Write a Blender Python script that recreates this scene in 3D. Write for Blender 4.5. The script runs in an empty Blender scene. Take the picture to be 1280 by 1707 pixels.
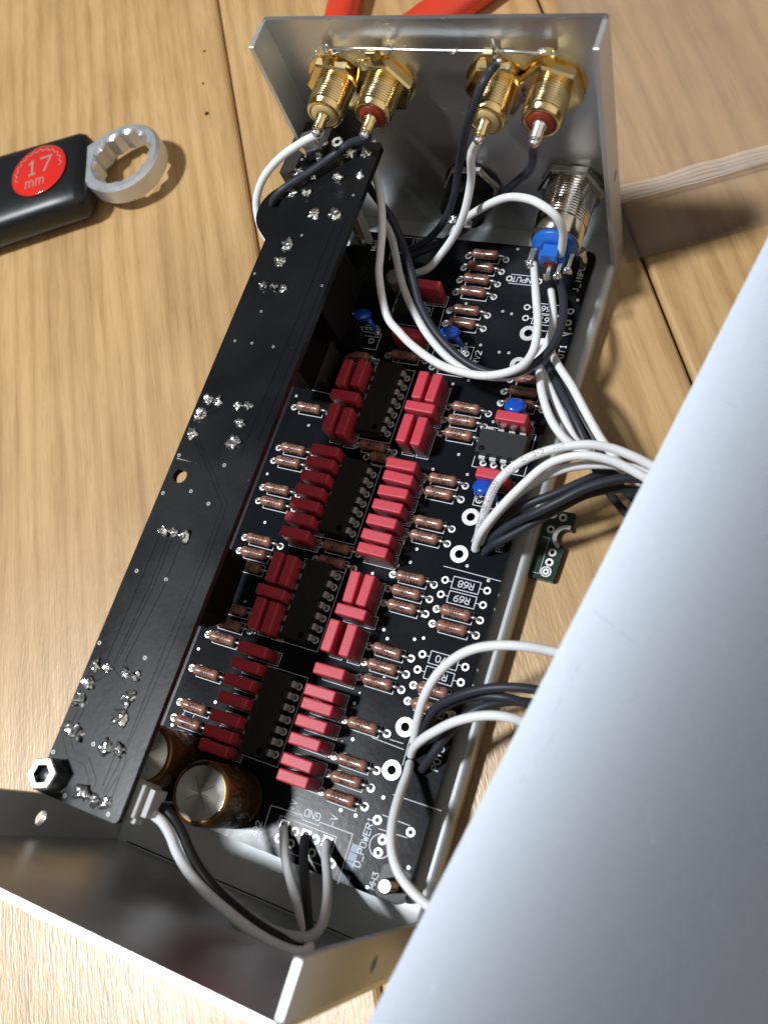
import bpy, bmesh, math, random
from mathutils import Vector, Matrix, noise
random.seed(7)
R = math.radians
S = 0.001                                  # everything below is written in millimetres
scene = bpy.context.scene
COL = scene.collection

# ------------------------------------------------------------------ camera
RIGHT = Vector((0.90647492, 0.3118217, -0.28472871))
DOWN = Vector((0.20315034, -0.91318055, -0.35331463))
FWD = Vector((-0.37017989, 0.26242812, -0.89112195))
CAM = Vector((76.8, -52.0, 189.0))
FPX, CX, CY = 1442.36, 640.0, 853.5
cam_d = bpy.data.cameras.new("camera")
cam = bpy.data.objects.new("camera", cam_d)
COL.objects.link(cam)
mw = Matrix((( RIGHT.x, -DOWN.x, -FWD.x, CAM.x*S), (RIGHT.y, -DOWN.y, -FWD.y, CAM.y*S),
             (RIGHT.z, -DOWN.z, -FWD.z, CAM.z*S), (0, 0, 0, 1)))
cam.matrix_world = mw
cam_d.sensor_fit = 'HORIZONTAL'
cam_d.sensor_width = 36.0
cam_d.lens = FPX/1280.0*36.0
cam_d.clip_start = 0.01
cam_d.clip_end = 50.0
cam_d.dof.use_dof = True
cam_d.dof.focus_distance = 0.205
cam_d.dof.aperture_fstop = 24.0
scene.camera = cam

# ------------------------------------------------------------------ light
world = bpy.data.worlds.new("World")
scene.world = world
world.use_nodes = True
wn = world.node_tree
for n in list(wn.nodes): wn.nodes.remove(n)
wo = wn.nodes.new('ShaderNodeOutputWorld')
wb = wn.nodes.new('ShaderNodeBackground')
wtc = wn.nodes.new('ShaderNodeTexCoord')
# dim room; unseen bright side on the right is added to lift the shadows
wdot = wn.nodes.new('ShaderNodeVectorMath'); wdot.operation = 'DOT_PRODUCT'
wdot.inputs[1].default_value = Vector((0.86, -0.22, 0.46)).normalized()
wramp = wn.nodes.new('ShaderNodeValToRGB')
wn.links.new(wtc.outputs['Generated'], wdot.inputs[0])
wn.links.new(wdot.outputs['Value'], wramp.inputs[0])
we = wramp.color_ramp.elements
we[0].position = 0.0; we[0].color = (0.090, 0.084, 0.076, 1)
we[1].position = 1.0; we[1].color = (0.90, 0.83, 0.72, 1)
we.new(0.40).color = (0.140, 0.136, 0.130, 1)
we.new(0.75).color = (0.50, 0.47, 0.42, 1)
wn.links.new(wramp.outputs[0], wb.inputs[0])
wb.inputs['Strength'].default_value = 1.0
wn.links.new(wb.outputs[0], wo.inputs[0])

LDIR = Vector((-0.43, -0.20, 1.0)).normalized()
ld = bpy.data.lights.new("ceiling_lamp_light", 'AREA')
ld.shape = 'DISK'
ld.size = 0.25
ld.energy = 57.0
ld.color = (0.93, 0.97, 1.0)
lo = bpy.data.objects.new("ceiling_lamp_light", ld)
COL.objects.link(lo)
lo.location = Vector((0, 0, 0.02)) + LDIR*2.2
lo.rotation_euler = LDIR.to_track_quat('Z', 'Y').to_euler()

scene.view_settings.view_transform = 'Standard'
scene.view_settings.look = 'None'
scene.view_settings.exposure = 0.0
scene.view_settings.gamma = 1.0
scene.render.engine = 'CYCLES'

# ------------------------------------------------------------------ pixel -> place helpers
def ray(px, py):
    return RIGHT*((px-CX)/FPX) + DOWN*((py-CY)/FPX) + FWD
def W(px, py, z):
    r = ray(px, py)
    return CAM + r*((z-CAM.z)/r.z)
def WY(px, py, y):
    r = ray(px, py)
    return CAM + r*((y-CAM.y)/r.y)

# ------------------------------------------------------------------ materials
MATS = {}
def nm(name):
    m = bpy.data.materials.new(name); m.use_nodes = True
    nt = m.node_tree
    b = nt.nodes['Principled BSDF']
    MATS[name] = m
    return m, nt, b
def simple(name, col, rough=0.5, metal=0.0, spec=0.5, coat=0.0, bump=0.0, bscale=2000.0, var=0.0, vscale=300.0, trans=0.0, ior=1.45, aniso=0.0):
    m, nt, b = nm(name)
    b.inputs['Base Color'].default_value = (*col, 1)
    b.inputs['Roughness'].default_value = rough
    b.inputs['Metallic'].default_value = metal
    b.inputs['Specular IOR Level'].default_value = spec
    b.inputs['Coat Weight'].default_value = coat
    b.inputs['Coat Roughness'].default_value = 0.08
    b.inputs['IOR'].default_value = ior
    if trans: b.inputs['Transmission Weight'].default_value = trans
    if aniso: b.inputs['Anisotropic'].default_value = aniso
    tc = nt.nodes.new('ShaderNodeTexCoord')
    if bump:
        n = nt.nodes.new('ShaderNodeTexNoise'); n.inputs['Scale'].default_value = bscale
        n.inputs['Detail'].default_value = 4
        nt.links.new(tc.outputs['Object'], n.inputs['Vector'])
        bp = nt.nodes.new('ShaderNodeBump'); bp.inputs['Strength'].default_value = bump
        bp.inputs['Distance'].default_value = 0.0001
        nt.links.new(n.outputs[0], bp.inputs['Height'])
        nt.links.new(bp.outputs[0], b.inputs['Normal'])
    if var:
        n = nt.nodes.new('ShaderNodeTexNoise'); n.inputs['Scale'].default_value = vscale
        n.inputs['Detail'].default_value = 5
        nt.links.new(tc.outputs['Object'], n.inputs['Vector'])
        mr = nt.nodes.new('ShaderNodeMapRange')
        mr.inputs[1].default_value = 0.3; mr.inputs[2].default_value = 0.7
        mr.inputs[3].default_value = max(0.02, rough-var); mr.inputs[4].default_value = rough+var
        nt.links.new(n.outputs[0], mr.inputs[0]); nt.links.new(mr.outputs[0], b.inputs['Roughness'])
        mx = nt.nodes.new('ShaderNodeMixRGB'); mx.blend_type = 'MULTIPLY'; mx.inputs[1].default_value = (*col, 1)
        mr2 = nt.nodes.new('ShaderNodeMapRange'); mr2.inputs[1].default_value = 0.3; mr2.inputs[2].default_value = 0.7
        mr2.inputs[3].default_value = 1-var*0.8; mr2.inputs[4].default_value = 1.0
        nt.links.new(n.outputs[0], mr2.inputs[0])
        mx.inputs[0].default_value = 1.0
        nt.links.new(mr2.outputs[0], mx.inputs[2]); nt.links.new(mx.outputs[0], b.inputs['Base Color'])
    return m

def pcb_mat(name, col, rough, dust=1.0, spec=0.5):
    m, nt, b = nm(name)
    b.inputs['Specular IOR Level'].default_value = spec
    tc = nt.nodes.new('ShaderNodeTexCoord')
    v = nt.nodes.new('ShaderNodeTexVoronoi'); v.inputs['Scale'].default_value = 230.0
    nt.links.new(tc.outputs['Object'], v.inputs['Vector'])
    # dust: a few tiny bright specks, only in some cells
    wn_ = nt.nodes.new('ShaderNodeTexWhiteNoise')
    nt.links.new(v.outputs['Position'], wn_.inputs['Vector'])
    sz = nt.nodes.new('ShaderNodeMapRange'); sz.inputs[1].default_value = 0.55; sz.inputs[2].default_value = 1.0
    sz.inputs[3].default_value = 0.0; sz.inputs[4].default_value = 0.045*dust
    nt.links.new(wn_.outputs['Value'], sz.inputs[0])
    lt = nt.nodes.new('ShaderNodeMath'); lt.operation = 'LESS_THAN'
    nt.links.new(v.outputs['Distance'], lt.inputs[0]); nt.links.new(sz.outputs[0], lt.inputs[1])
    n2 = nt.nodes.new('ShaderNodeTexNoise'); n2.inputs['Scale'].default_value = 60.0; n2.inputs['Detail'].default_value = 6
    nt.links.new(tc.outputs['Object'], n2.inputs['Vector'])
    mr = nt.nodes.new('ShaderNodeMapRange'); mr.inputs[1].default_value = 0.35; mr.inputs[2].default_value = 0.65
    mr.inputs[3].default_value = rough*0.8; mr.inputs[4].default_value = rough*1.3
    nt.links.new(n2.outputs[0], mr.inputs[0]); nt.links.new(mr.outputs[0], b.inputs['Roughness'])
    mx = nt.nodes.new('ShaderNodeMixRGB'); mx.inputs[1].default_value = (*col, 1); mx.inputs[2].default_value = (0.55, 0.55, 0.55, 1)
    nt.links.new(lt.outputs[0], mx.inputs[0]); nt.links.new(mx.outputs[0], b.inputs['Base Color'])
    n3 = nt.nodes.new('ShaderNodeTexNoise'); n3.inputs['Scale'].default_value = 900.0; n3.inputs['Detail'].default_value = 3
    nt.links.new(tc.outputs['Object'], n3.inputs['Vector'])
    bp = nt.nodes.new('ShaderNodeBump'); bp.inputs['Strength'].default_value = 0.12; bp.inputs['Distance'].default_value = 0.0001
    nt.links.new(n3.outputs[0], bp.inputs['Height']); nt.links.new(bp.outputs[0], b.inputs['Normal'])
    return m

def alu_mat(name, col, rough, tangent=None, aniso=0.0, stretch=(1, 1, 12), scale=90, smear=0.12, scratch=0.6, metal=1.0, cvar=0.18):
    m, nt, b = nm(name)
    b.inputs['Metallic'].default_value = metal
    b.inputs['Anisotropic'].default_value = aniso
    if tangent is not None:
        c = nt.nodes.new('ShaderNodeCombineXYZ')
        for i in range(3): c.inputs[i].default_value = tangent[i]
        nt.links.new(c.outputs[0], b.inputs['Tangent'])
    tc = nt.nodes.new('ShaderNodeTexCoord')
    mp = nt.nodes.new('ShaderNodeMapping'); mp.inputs['Scale'].default_value = stretch
    nt.links.new(tc.outputs['Object'], mp.inputs['Vector'])
    n = nt.nodes.new('ShaderNodeTexNoise'); n.inputs['Scale'].default_value = scale*14; n.inputs['Detail'].default_value = 5
    nt.links.new(mp.outputs[0], n.inputs['Vector'])
    n2 = nt.nodes.new('ShaderNodeTexNoise'); n2.inputs['Scale'].default_value = scale; n2.inputs['Detail'].default_value = 7
    n2.inputs['Distortion'].default_value = 0.8
    nt.links.new(tc.outputs['Object'], n2.inputs['Vector'])
    mr = nt.nodes.new('ShaderNodeMapRange'); mr.inputs[1].default_value = 0.35; mr.inputs[2].default_value = 0.68
    mr.inputs[3].default_value = rough-smear; mr.inputs[4].default_value = rough+smear
    nt.links.new(n2.outputs[0], mr.inputs[0]); nt.links.new(mr.outputs[0], b.inputs['Roughness'])
    cr = nt.nodes.new('ShaderNodeMapRange'); cr.inputs[1].default_value = 0.3; cr.inputs[2].default_value = 0.7
    cr.inputs[3].default_value = 1.0-cvar; cr.inputs[4].default_value = 1.0+cvar*.25
    nt.links.new(n2.outputs[0], cr.inputs[0])
    mx = nt.nodes.new('ShaderNodeMixRGB'); mx.blend_type = 'MULTIPLY'; mx.inputs[0].default_value = 1
    mx.inputs[1].default_value = (*col, 1)
    nt.links.new(cr.outputs[0], mx.inputs[2]); nt.links.new(mx.outputs[0], b.inputs['Base Color'])
    bp = nt.nodes.new('ShaderNodeBump'); bp.inputs['Strength'].default_value = 0.10*scratch; bp.inputs['Distance'].default_value = 0.0001
    nt.links.new(n.outputs[0], bp.inputs['Height']); nt.links.new(bp.outputs[0], b.inputs['Normal'])
    return m

PL_A = math.atan2(-98, 57)                 # direction of the planks
def wood_mat():
    m, nt, b = nm('oak_veneer')
    tc = nt.nodes.new('ShaderNodeTexCoord')
    oi = nt.nodes.new('ShaderNodeObjectInfo')
    rot = nt.nodes.new('ShaderNodeMapping'); rot.vector_type = 'POINT'
    rot.inputs['Rotation'].default_value = (0, 0, -PL_A)
    nt.links.new(tc.outputs['Object'], rot.inputs['Vector'])
    off = nt.nodes.new('ShaderNodeVectorMath'); off.operation = 'ADD'
    rm = nt.nodes.new('ShaderNodeMath'); rm.operation = 'MULTIPLY'; rm.inputs[1].default_value = 3.7
    nt.links.new(oi.outputs['Random'], rm.inputs[0])
    cx_ = nt.nodes.new('ShaderNodeCombineXYZ'); nt.links.new(rm.outputs[0], cx_.inputs[0]); nt.links.new(rm.outputs[0], cx_.inputs[1])
    nt.links.new(rot.outputs[0], off.inputs[0]); nt.links.new(cx_.outputs[0], off.inputs[1])
    def mapped(sx, sy):
        mp = nt.nodes.new('ShaderNodeMapping'); mp.inputs['Scale'].default_value = (sx, sy, 1)
        nt.links.new(off.outputs[0], mp.inputs['Vector']); return mp
    # cathedral growth bands
    mp = mapped(4.5, 62)
    wv = nt.nodes.new('ShaderNodeTexWave'); wv.wave_type = 'BANDS'; wv.bands_direction = 'Y'
    wv.inputs['Scale'].default_value = 0.75; wv.inputs['Distortion'].default_value = 9.5
    wv.inputs['Detail'].default_value = 3.5; wv.inputs['Detail Scale'].default_value = 0.9; wv.inputs['Detail Roughness'].default_value = 0.62
    nt.links.new(mp.outputs[0], wv.inputs['Vector'])
    # fine pores
    mp2 = mapped(60, 1500)
    n2 = nt.nodes.new('ShaderNodeTexNoise'); n2.inputs['Scale'].default_value = 1.0; n2.inputs['Detail'].default_value = 4
    nt.links.new(mp2.outputs[0], n2.inputs['Vector'])
    # broad blotches
    mp3 = mapped(9, 34)
    n3 = nt.nodes.new('ShaderNodeTexNoise'); n3.inputs['Scale'].default_value = 1.6; n3.inputs['Detail'].default_value = 5; n3.inputs['Roughness'].default_value = 0.65
    nt.links.new(mp3.outputs[0], n3.inputs['Vector'])
    r1 = nt.nodes.new('ShaderNodeValToRGB')
    e = r1.color_ramp.elements
    e[0].position = 0.0; e[0].color = (0.485, 0.305, 0.132, 1)
    e[1].position = 1.0; e[1].color = (0.575, 0.373, 0.172, 1)
    e.new(0.25).color = (0.53, 0.338, 0.150, 1); e.new(0.7).color = (0.565, 0.366, 0.168, 1)
    nt.links.new(wv.outputs[0], r1.inputs[0])
    r3 = nt.nodes.new('ShaderNodeValToRGB'); e = r3.color_ramp.elements
    e[0].position = 0.30; e[0].color = (0.76, 0.70, 0.64, 1); e[1].position = 0.6; e[1].color = (1.05, 1.05, 1.05, 1)
    nt.links.new(n3.outputs[0], r3.inputs[0])
    m1 = nt.nodes.new('ShaderNodeMixRGB'); m1.blend_type = 'MULTIPLY'; m1.inputs[0].default_value = 0.7
    nt.links.new(r1.outputs[0], m1.inputs[1]); nt.links.new(r3.outputs[0], m1.inputs[2])
    r2 = nt.nodes.new('ShaderNodeValToRGB'); e = r2.color_ramp.elements
    e[0].position = 0.30; e[0].color = (0.72, 0.66, 0.60, 1); e[1].position = 0.46; e[1].color = (1, 1, 1, 1)
    nt.links.new(n2.outputs[0], r2.inputs[0])
    mp5 = mapped(24, 330)
    n5 = nt.nodes.new('ShaderNodeTexNoise'); n5.inputs['Scale'].default_value = 1.0; n5.inputs['Detail'].default_value = 5; n5.inputs['Roughness'].default_value = 0.7; n5.inputs['Distortion'].default_value = 0.6
    nt.links.new(mp5.outputs[0], n5.inputs['Vector'])
    r5 = nt.nodes.new('ShaderNodeValToRGB'); e = r5.color_ramp.elements
    e[0].position = 0.33; e[0].color = (0.74, 0.70, 0.60, 1); e[1].position = 0.52; e[1].color = (1, 1, 1, 1)
    nt.links.new(n5.outputs[0], r5.inputs[0])
    m5 = nt.nodes.new('ShaderNodeMixRGB'); m5.blend_type = 'MULTIPLY'; m5.inputs[0].default_value = 0.6
    nt.links.new(m1.outputs[0], m5.inputs[1]); nt.links.new(r5.outputs[0], m5.inputs[2]); m1 = m5
    m2 = nt.nodes.new('ShaderNodeMixRGB'); m2.blend_type = 'MULTIPLY'; m2.inputs[0].default_value = 0.55
    nt.links.new(m1.outputs[0], m2.inputs[1]); nt.links.new(r2.outputs[0], m2.inputs[2])
    nt.links.new(m2.outputs[0], b.inputs['Base Color'])
    b.inputs['Roughness'].default_value = 0.35
    b.inputs['Specular IOR Level'].default_value = 0.85
    mp4 = mapped(260, 1500)
    n4 = nt.nodes.new('ShaderNodeTexNoise'); n4.inputs['Scale'].default_value = 1.0; n4.inputs['Detail'].default_value = 3
    nt.links.new(mp4.outputs[0], n4.inputs['Vector'])
    bp = nt.nodes.new('ShaderNodeBump'); bp.inputs['Strength'].default_value = 0.38; bp.inputs['Distance'].default_value = 0.00022
    nt.links.new(n4.outputs[0], bp.inputs['Height']); nt.links.new(bp.outputs[0], b.inputs['Normal'])
    return m

WOOD = wood_mat()
PCB = pcb_mat('black_soldermask', (0.0068, 0.0082, 0.0110), 0.20, 1.3, 0.11)
PCB2 = pcb_mat('satin_black_soldermask', (0.0065, 0.0070, 0.0085), 0.31, 0.35, 0.22)
GREEN = pcb_mat('green_soldermask', (0.006, 0.03, 0.018), 0.35, 0.5)
SILK = simple('white_print', (0.72, 0.76, 0.82), 0.6)
GREENSILK = simple('dim_white_print', (0.42, 0.46, 0.46), 0.6)
ALU = alu_mat('brushed_aluminium', (0.62, 0.64, 0.655), 0.48, scale=45, stretch=(1, 1, 14), smear=.04, metal=.72, cvar=.08)
ALUPANEL = alu_mat('scuffed_aluminium', (0.60, 0.615, 0.63), 0.36, scale=40, stretch=(1, 1, 10), smear=0.05, scratch=1.0, metal=.94, cvar=.12)
COVER = alu_mat('blue_grey_metal', (0.56, 0.61, 0.69), 0.53, tangent=(0.24, 0.97, 0), aniso=0.95, scale=900, smear=0.008, scratch=1.2, metal=1.0, cvar=.03)
GOLD = simple('gold_plating', (0.80, 0.61, 0.30), 0.17, 1.0, var=0.10, vscale=500)
NICKEL = simple('nickel_plating', (0.62, 0.58, 0.53), 0.16, 1.0, var=0.06, vscale=500)
STEEL = simple('bright_steel', (0.72, 0.72, 0.72), 0.26, 1.0, var=0.08, vscale=400)
TIN = simple('tinned_copper', (0.78, 0.78, 0.78), 0.30, 1.0, bump=0.1)
SOLDER = simple('solder', (0.82, 0.83, 0.85), 0.19, 0.97, var=0.08, vscale=900, bump=0.35, bscale=2500)
PADM = simple('tinned_pad', (0.80, 0.80, 0.79), 0.42, 0.55, var=0.08, vscale=900)
LEAD = simple('tinned_lead', (0.66, 0.65, 0.64), 0.30, 0.8)
RED = simple('red_plastic', (0.52, 0.045, 0.068), 0.40, spec=0.45, bump=0.55, bscale=4200)
RESIN = simple('pale_resin', (0.42, 0.36, 0.40), 0.4)
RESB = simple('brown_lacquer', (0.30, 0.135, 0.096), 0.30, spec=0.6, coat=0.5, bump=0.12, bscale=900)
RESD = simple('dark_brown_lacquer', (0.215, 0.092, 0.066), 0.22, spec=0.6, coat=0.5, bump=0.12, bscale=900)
INK = simple('black_ink', (0.022, 0.010, 0.008), 0.5)
CHIP = simple('black_epoxy', (0.016, 0.0165, 0.017), 0.42, bump=0.35, bscale=3500)
BLUE = simple('blue_lacquer', (0.006, 0.075, 0.50), 0.22, spec=0.6, coat=0.6)
BLUEP = simple('blue_plastic', (0.015, 0.13, 0.52), 0.38)
WHITEW = simple('white_pvc', (0.80, 0.81, 0.83), 0.40, spec=0.4, bump=0.1, bscale=300)
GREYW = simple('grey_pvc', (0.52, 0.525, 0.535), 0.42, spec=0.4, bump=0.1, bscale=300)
BLACKW = simple('dark_slate_pvc', (0.026, 0.029, 0.040), 0.46, spec=0.45, bump=0.12, bscale=300)
BLACKW2 = simple('black_pvc', (0.012, 0.012, 0.013), 0.45, spec=0.4)
WHITEP = simple('white_nylon', (0.40, 0.40, 0.39), 0.45)
BLACKP = simple('black_rubber', (0.0095, 0.010, 0.012), 0.36, spec=0.5, bump=0.2, bscale=700)
BLACKS = simple('black_sleeve', (0.0045, 0.0045, 0.0045), 0.6, spec=.12)
GREYBOX = simple('dark_grey_plastic', (0.040, 0.037, 0.033), 0.5, spec=.25, var=0.1, vscale=200)
REDP = simple('red_handle_plastic', (0.62, 0.05, 0.022), 0.38)
STICK = simple('red_sticker', (0.68, 0.025, 0.018), 0.16, coat=0.8)
SILV = simple('silver_ink', (0.50, 0.30, 0.26), 0.4, 0.3)
CHROME = simple('satin_chrome', (0.62, 0.64, 0.67), 0.40, 0.72, var=0.05, vscale=300, bump=0.1)
_CT = simple('can_top', (0.9, 0.9, 0.88), 0.5, 1.0, var=0.05, vscale=800)
CANTOP, _nt, _b = nm('turned_can_top')
_b.inputs['Base Color'].default_value = (.9, .9, .88, 1); _b.inputs['Metallic'].default_value = 1.0; _b.inputs['Roughness'].default_value = .50; _b.inputs['Anisotropic'].default_value = .8
_tg = _nt.nodes.new('ShaderNodeTangent'); _tg.direction_type = 'RADIAL'; _tg.axis = 'Z'; _nt.links.new(_tg.outputs[0], _b.inputs['Tangent']); _b.inputs['Anisotropic Rotation'].default_value = .25
GLASSY = simple('polished_steel', (0.70, 0.71, 0.72), 0.13, 1.0, var=.06, vscale=600, bump=.4, bscale=900)
JRED = simple('red_insulator', (0.24, 0.030, 0.012), 0.4)
JWHITE = simple('gold_insulator', (0.55, 0.42, 0.20), 0.35)
BRASS = simple('dull_brass', (0.30, 0.22, 0.10), 0.4, 0.8)
GREYDISC = simple('grey_ceramic', (0.22, 0.215, 0.20), 0.55, bump=0.3)
CRUMB = simple('dark_crumb', (0.03, 0.018, 0.01), 0.8)

# electrolytic sleeve: translucent brown-gold film with dark print
def sleeve_mat():
    m, nt, b = nm('brown_gold_sleeve')
    tc = nt.nodes.new('ShaderNodeTexCoord'); sp = nt.nodes.new('ShaderNodeSeparateXYZ')
    nt.links.new(tc.outputs['Object'], sp.inputs[0])
    at = nt.nodes.new('ShaderNodeMath'); at.operation = 'ARCTAN2'
    nt.links.new(sp.outputs['Y'], at.inputs[0]); nt.links.new(sp.outputs['X'], at.inputs[1])
    # a dark polarity stripe over one fifth of the turn
    g = nt.nodes.new('ShaderNodeMath'); g.operation = 'COMPARE'; g.inputs[1].default_value = 2.1; g.inputs[2].default_value = 0.42
    nt.links.new(at.outputs[0], g.inputs[0])
    mx = nt.nodes.new('ShaderNodeMixRGB'); mx.inputs[1].default_value = (0.16, 0.082, 0.020, 1); mx.inputs[2].default_value = (0.012, 0.010, 0.009, 1)
    nt.links.new(g.outputs[0], mx.inputs[0]); nt.links.new(mx.outputs[0], b.inputs['Base Color'])
    b.inputs['Metallic'].default_value = 0.55
    b.inputs['Roughness'].default_value = 0.27
    b.inputs['Coat Weight'].default_value = 0.5
    return m
SLEEVE = sleeve_mat()

def film_mat(name, tint, op, rough):
    m = bpy.data.materials.new(name); m.use_nodes = True; nt = m.node_tree
    for n in list(nt.nodes): nt.nodes.remove(n)
    o = nt.nodes.new('ShaderNodeOutputMaterial'); t = nt.nodes.new('ShaderNodeBsdfTransparent'); t.inputs[0].default_value = (*tint, 1)
    d = nt.nodes.new('ShaderNodeBsdfDiffuse'); d.inputs[0].default_value = (0.86, 0.76, 0.68, 1)
    gl = nt.nodes.new('ShaderNodeBsdfGlossy'); gl.inputs['Roughness'].default_value = rough
    fr = nt.nodes.new('ShaderNodeFresnel'); fr.inputs[0].default_value = 1.35
    a = nt.nodes.new('ShaderNodeMixShader'); a.inputs[0].default_value = op
    nt.links.new(t.outputs[0], a.inputs[1]); nt.links.new(d.outputs[0], a.inputs[2])
    c = nt.nodes.new('ShaderNodeMixShader'); nt.links.new(fr.outputs[0], c.inputs[0])
    nt.links.new(a.outputs[0], c.inputs[1]); nt.links.new(gl.outputs[0], c.inputs[2])
    nt.links.new(c.outputs[0], o.inputs[0])
    return m
FILM = film_mat('clear_film', (0.93, 0.92, 0.91), 0.085, 0.3)
ZIPM = film_mat('milky_film', (0.97, 0.96, 0.95), 0.30, 0.35)

# ------------------------------------------------------------------ mesh builder (mm)
class MB:
    def __init__(s): s.v = []; s.f = []; s.sm = []
    def add(s, vs, fs, smooth=False):
        o = len(s.v); s.v += [tuple(v) for v in vs]
        s.f += [tuple(i+o for i in f) for f in fs]; s.sm += [smooth]*len(fs); return s
    def box(s, cx, cy, cz, sx, sy, sz, rz=0.0):
        ca, sa = math.cos(rz), math.sin(rz); vs = []
        for dz in (-.5, .5):
            for dx, dy in ((-.5, -.5), (.5, -.5), (.5, .5), (-.5, .5)):
                x, y = dx*sx, dy*sy
                vs.append((cx+x*ca-y*sa, cy+x*sa+y*ca, cz+dz*sz))
        return s.add(vs, [(3, 2, 1, 0), (4, 5, 6, 7), (0, 1, 5, 4), (1, 2, 6, 5), (2, 3, 7, 6), (3, 0, 4, 7)])
    def rbox(s, cx, cy, cz, sx, sy, sz, r, rz=0.0, draft=0.0):
        """box with rounded top edges and rounded vertical corners"""
        rings = [(-.5*sz, 0)]
        n = 3
        for k in range(n+1):
            a = k/n*math.pi/2
            rings.append((.5*sz-r+r*math.sin(a), r*(1-math.cos(a))))
        ca, sa = math.cos(rz), math.sin(rz); vs = []; q = 3
        for z, ins in rings:
            dr = draft*(z/sz+.5)
            hx, hy = sx/2-ins-dr, sy/2-ins-dr; rr = max(r-ins, 0.02)
            for c, (ux, uy) in enumerate(((1, 1), (-1, 1), (-1, -1), (1, -1))):
                for k in range(q+1):
                    a = (c+k/q)*math.pi/2
                    x = ux*(hx-rr)+rr*math.cos(a); y = uy*(hy-rr)+rr*math.sin(a)
                    vs.append((cx+x*ca-y*sa, cy+x*sa+y*ca, cz+z))
        m = 4*(q+1); fs = []
        for i in range(len(rings)-1):
            for j in range(m): fs.append((i*m+j, i*m+(j+1) % m, (i+1)*m+(j+1) % m, (i+1)*m+j))
        fs.append(tuple(range(m-1, -1, -1))); fs.append(tuple((len(rings)-1)*m+j for j in range(m)))
        o = len(s.v); s.add(vs, fs); s.sm[-len(fs):] = [True]*(len(fs)-2)+[False, False]
        return s
    def lathe(s, prof, origin=(0, 0, 0), axis=(0, 0, 1), seg=24, smooth=True, cap=True, rot=0.0):
        """prof: list of (radius, height along axis)"""
        ax = Vector(axis).normalized(); t = ax.orthogonal().normalized() if abs(ax.z) < .99 else Vector((1, 0, 0))
        u = ax.cross(t); O = Vector(origin); vs = []
        for r, h in prof:
            for k in range(seg):
                a = 2*math.pi*k/seg+rot
                vs.append(O+ax*h+(t*math.cos(a)+u*math.sin(a))*r)
        fs = []
        for i in range(len(prof)-1):
            for k in range(seg): fs.append((i*seg+k, i*seg+(k+1) % seg, (i+1)*seg+(k+1) % seg, (i+1)*seg+k))
        n = len(fs)
        if cap: fs.append(tuple(range(seg-1, -1, -1))); fs.append(tuple((len(prof)-1)*seg+k for k in range(seg)))
        s.add(vs, fs); s.sm[-len(fs):] = [smooth]*n+[False]*(len(fs)-n)
        return s
    def ring(s, cx, cy, z, ro, ri, h=0.06, seg=20):
        prof = [(ri, 0), (ro, 0), (ro, h), (ri, h), (ri, 0)]
        return s.lathe(prof, (cx, cy, z), seg=seg, smooth=False, cap=False)
    def tube(s, pts, r, seg=10, caps=True, smooth=True, radii=None):
        pts = [Vector(p) for p in pts]; n = len(pts)
        T = [(pts[min(i+1, n-1)]-pts[max(i-1, 0)]).normalized() for i in range(n)]
        nrm = T[0].orthogonal().normalized(); vs = []
        for i in range(n):
            nrm = (nrm-T[i]*nrm.dot(T[i])).normalized(); b = T[i].cross(nrm); rr = radii[i] if radii else r
            for k in range(seg):
                a = 2*math.pi*k/seg; vs.append(pts[i]+(nrm*math.cos(a)+b*math.sin(a))*rr)
        fs = [(i*seg+k, i*seg+(k+1) % seg, (i+1)*seg+(k+1) % seg, (i+1)*seg+k) for i in range(n-1) for k in range(seg)]
        m = len(fs)
        if caps: fs.append(tuple(range(seg-1, -1, -1))); fs.append(tuple((n-1)*seg+k for k in range(seg)))
        s.add(vs, fs); s.sm[-len(fs):] = [smooth]*m+[False]*(len(fs)-m)
        return s
    def strip(s, pts, w, z, h=0.05):
        """flat printed line through 2-D points"""
        for a, b in zip(pts[:-1], pts[1:]):
            a = Vector(a[:2]); b = Vector(b[:2]); d = b-a
            if d.length < 1e-6: continue
            s.k = getattr(s, 'k', 0)+1; e = (s.k % 7)*.0016
            s.box((a.x+b.x)/2, (a.y+b.y)/2, z+h/2+e, d.length+w*.9, w, h, math.atan2(d.y, d.x))
        return s
    def prism(s, poly, z0, z1):
        n = len(poly); vs = [(p[0], p[1], z0) for p in poly]+[(p[0], p[1], z1) for p in poly]
        ar = sum(poly[i][0]*poly[(i+1) % n][1]-poly[(i+1) % n][0]*poly[i][1] for i in range(n))
        fs = [tuple(range(n-1, -1, -1)), tuple(range(n, 2*n))]+[(i, (i+1) % n, n+(i+1) % n, n+i) for i in range(n)]
        if ar < 0: fs = [tuple(reversed(f)) for f in fs]
        return s.add(vs, fs)
    def data(s, name, mat):
        me = bpy.data.meshes.new(name)
        me.from_pydata([(v[0]*S, v[1]*S, v[2]*S) for v in s.v], [], s.f)
        me.polygons.foreach_set('use_smooth', s.sm); me.materials.append(mat); me.update()
        return me

def inst(name, data, parent=None, loc=(0, 0, 0), rz=0.0, rot=None, scale=None):
    o = bpy.data.objects.new(name, data); COL.objects.link(o)
    o.location = (loc[0]*S, loc[1]*S, loc[2]*S)
    o.rotation_euler = rot if rot else (0, 0, rz)
    if scale: o.scale = scale
    if parent: o.parent = parent
    return o
def build(name, mb, mat, parent=None, **k): return inst(name, mb.data(name, mat), parent, **k)
def tag(o, label, cat, group=None, kind=None):
    o['label'] = label; o['category'] = cat
    if group: o['group'] = group
    if kind: o['kind'] = kind
    return o
def empty(name, loc=(0, 0, 0), rz=0.0):
    o = bpy.data.objects.new(name, None); COL.objects.link(o); o.empty_display_size = 0.005
    o.location = (loc[0]*S, loc[1]*S, loc[2]*S); o.rotation_euler = (0, 0, rz); return o

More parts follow.
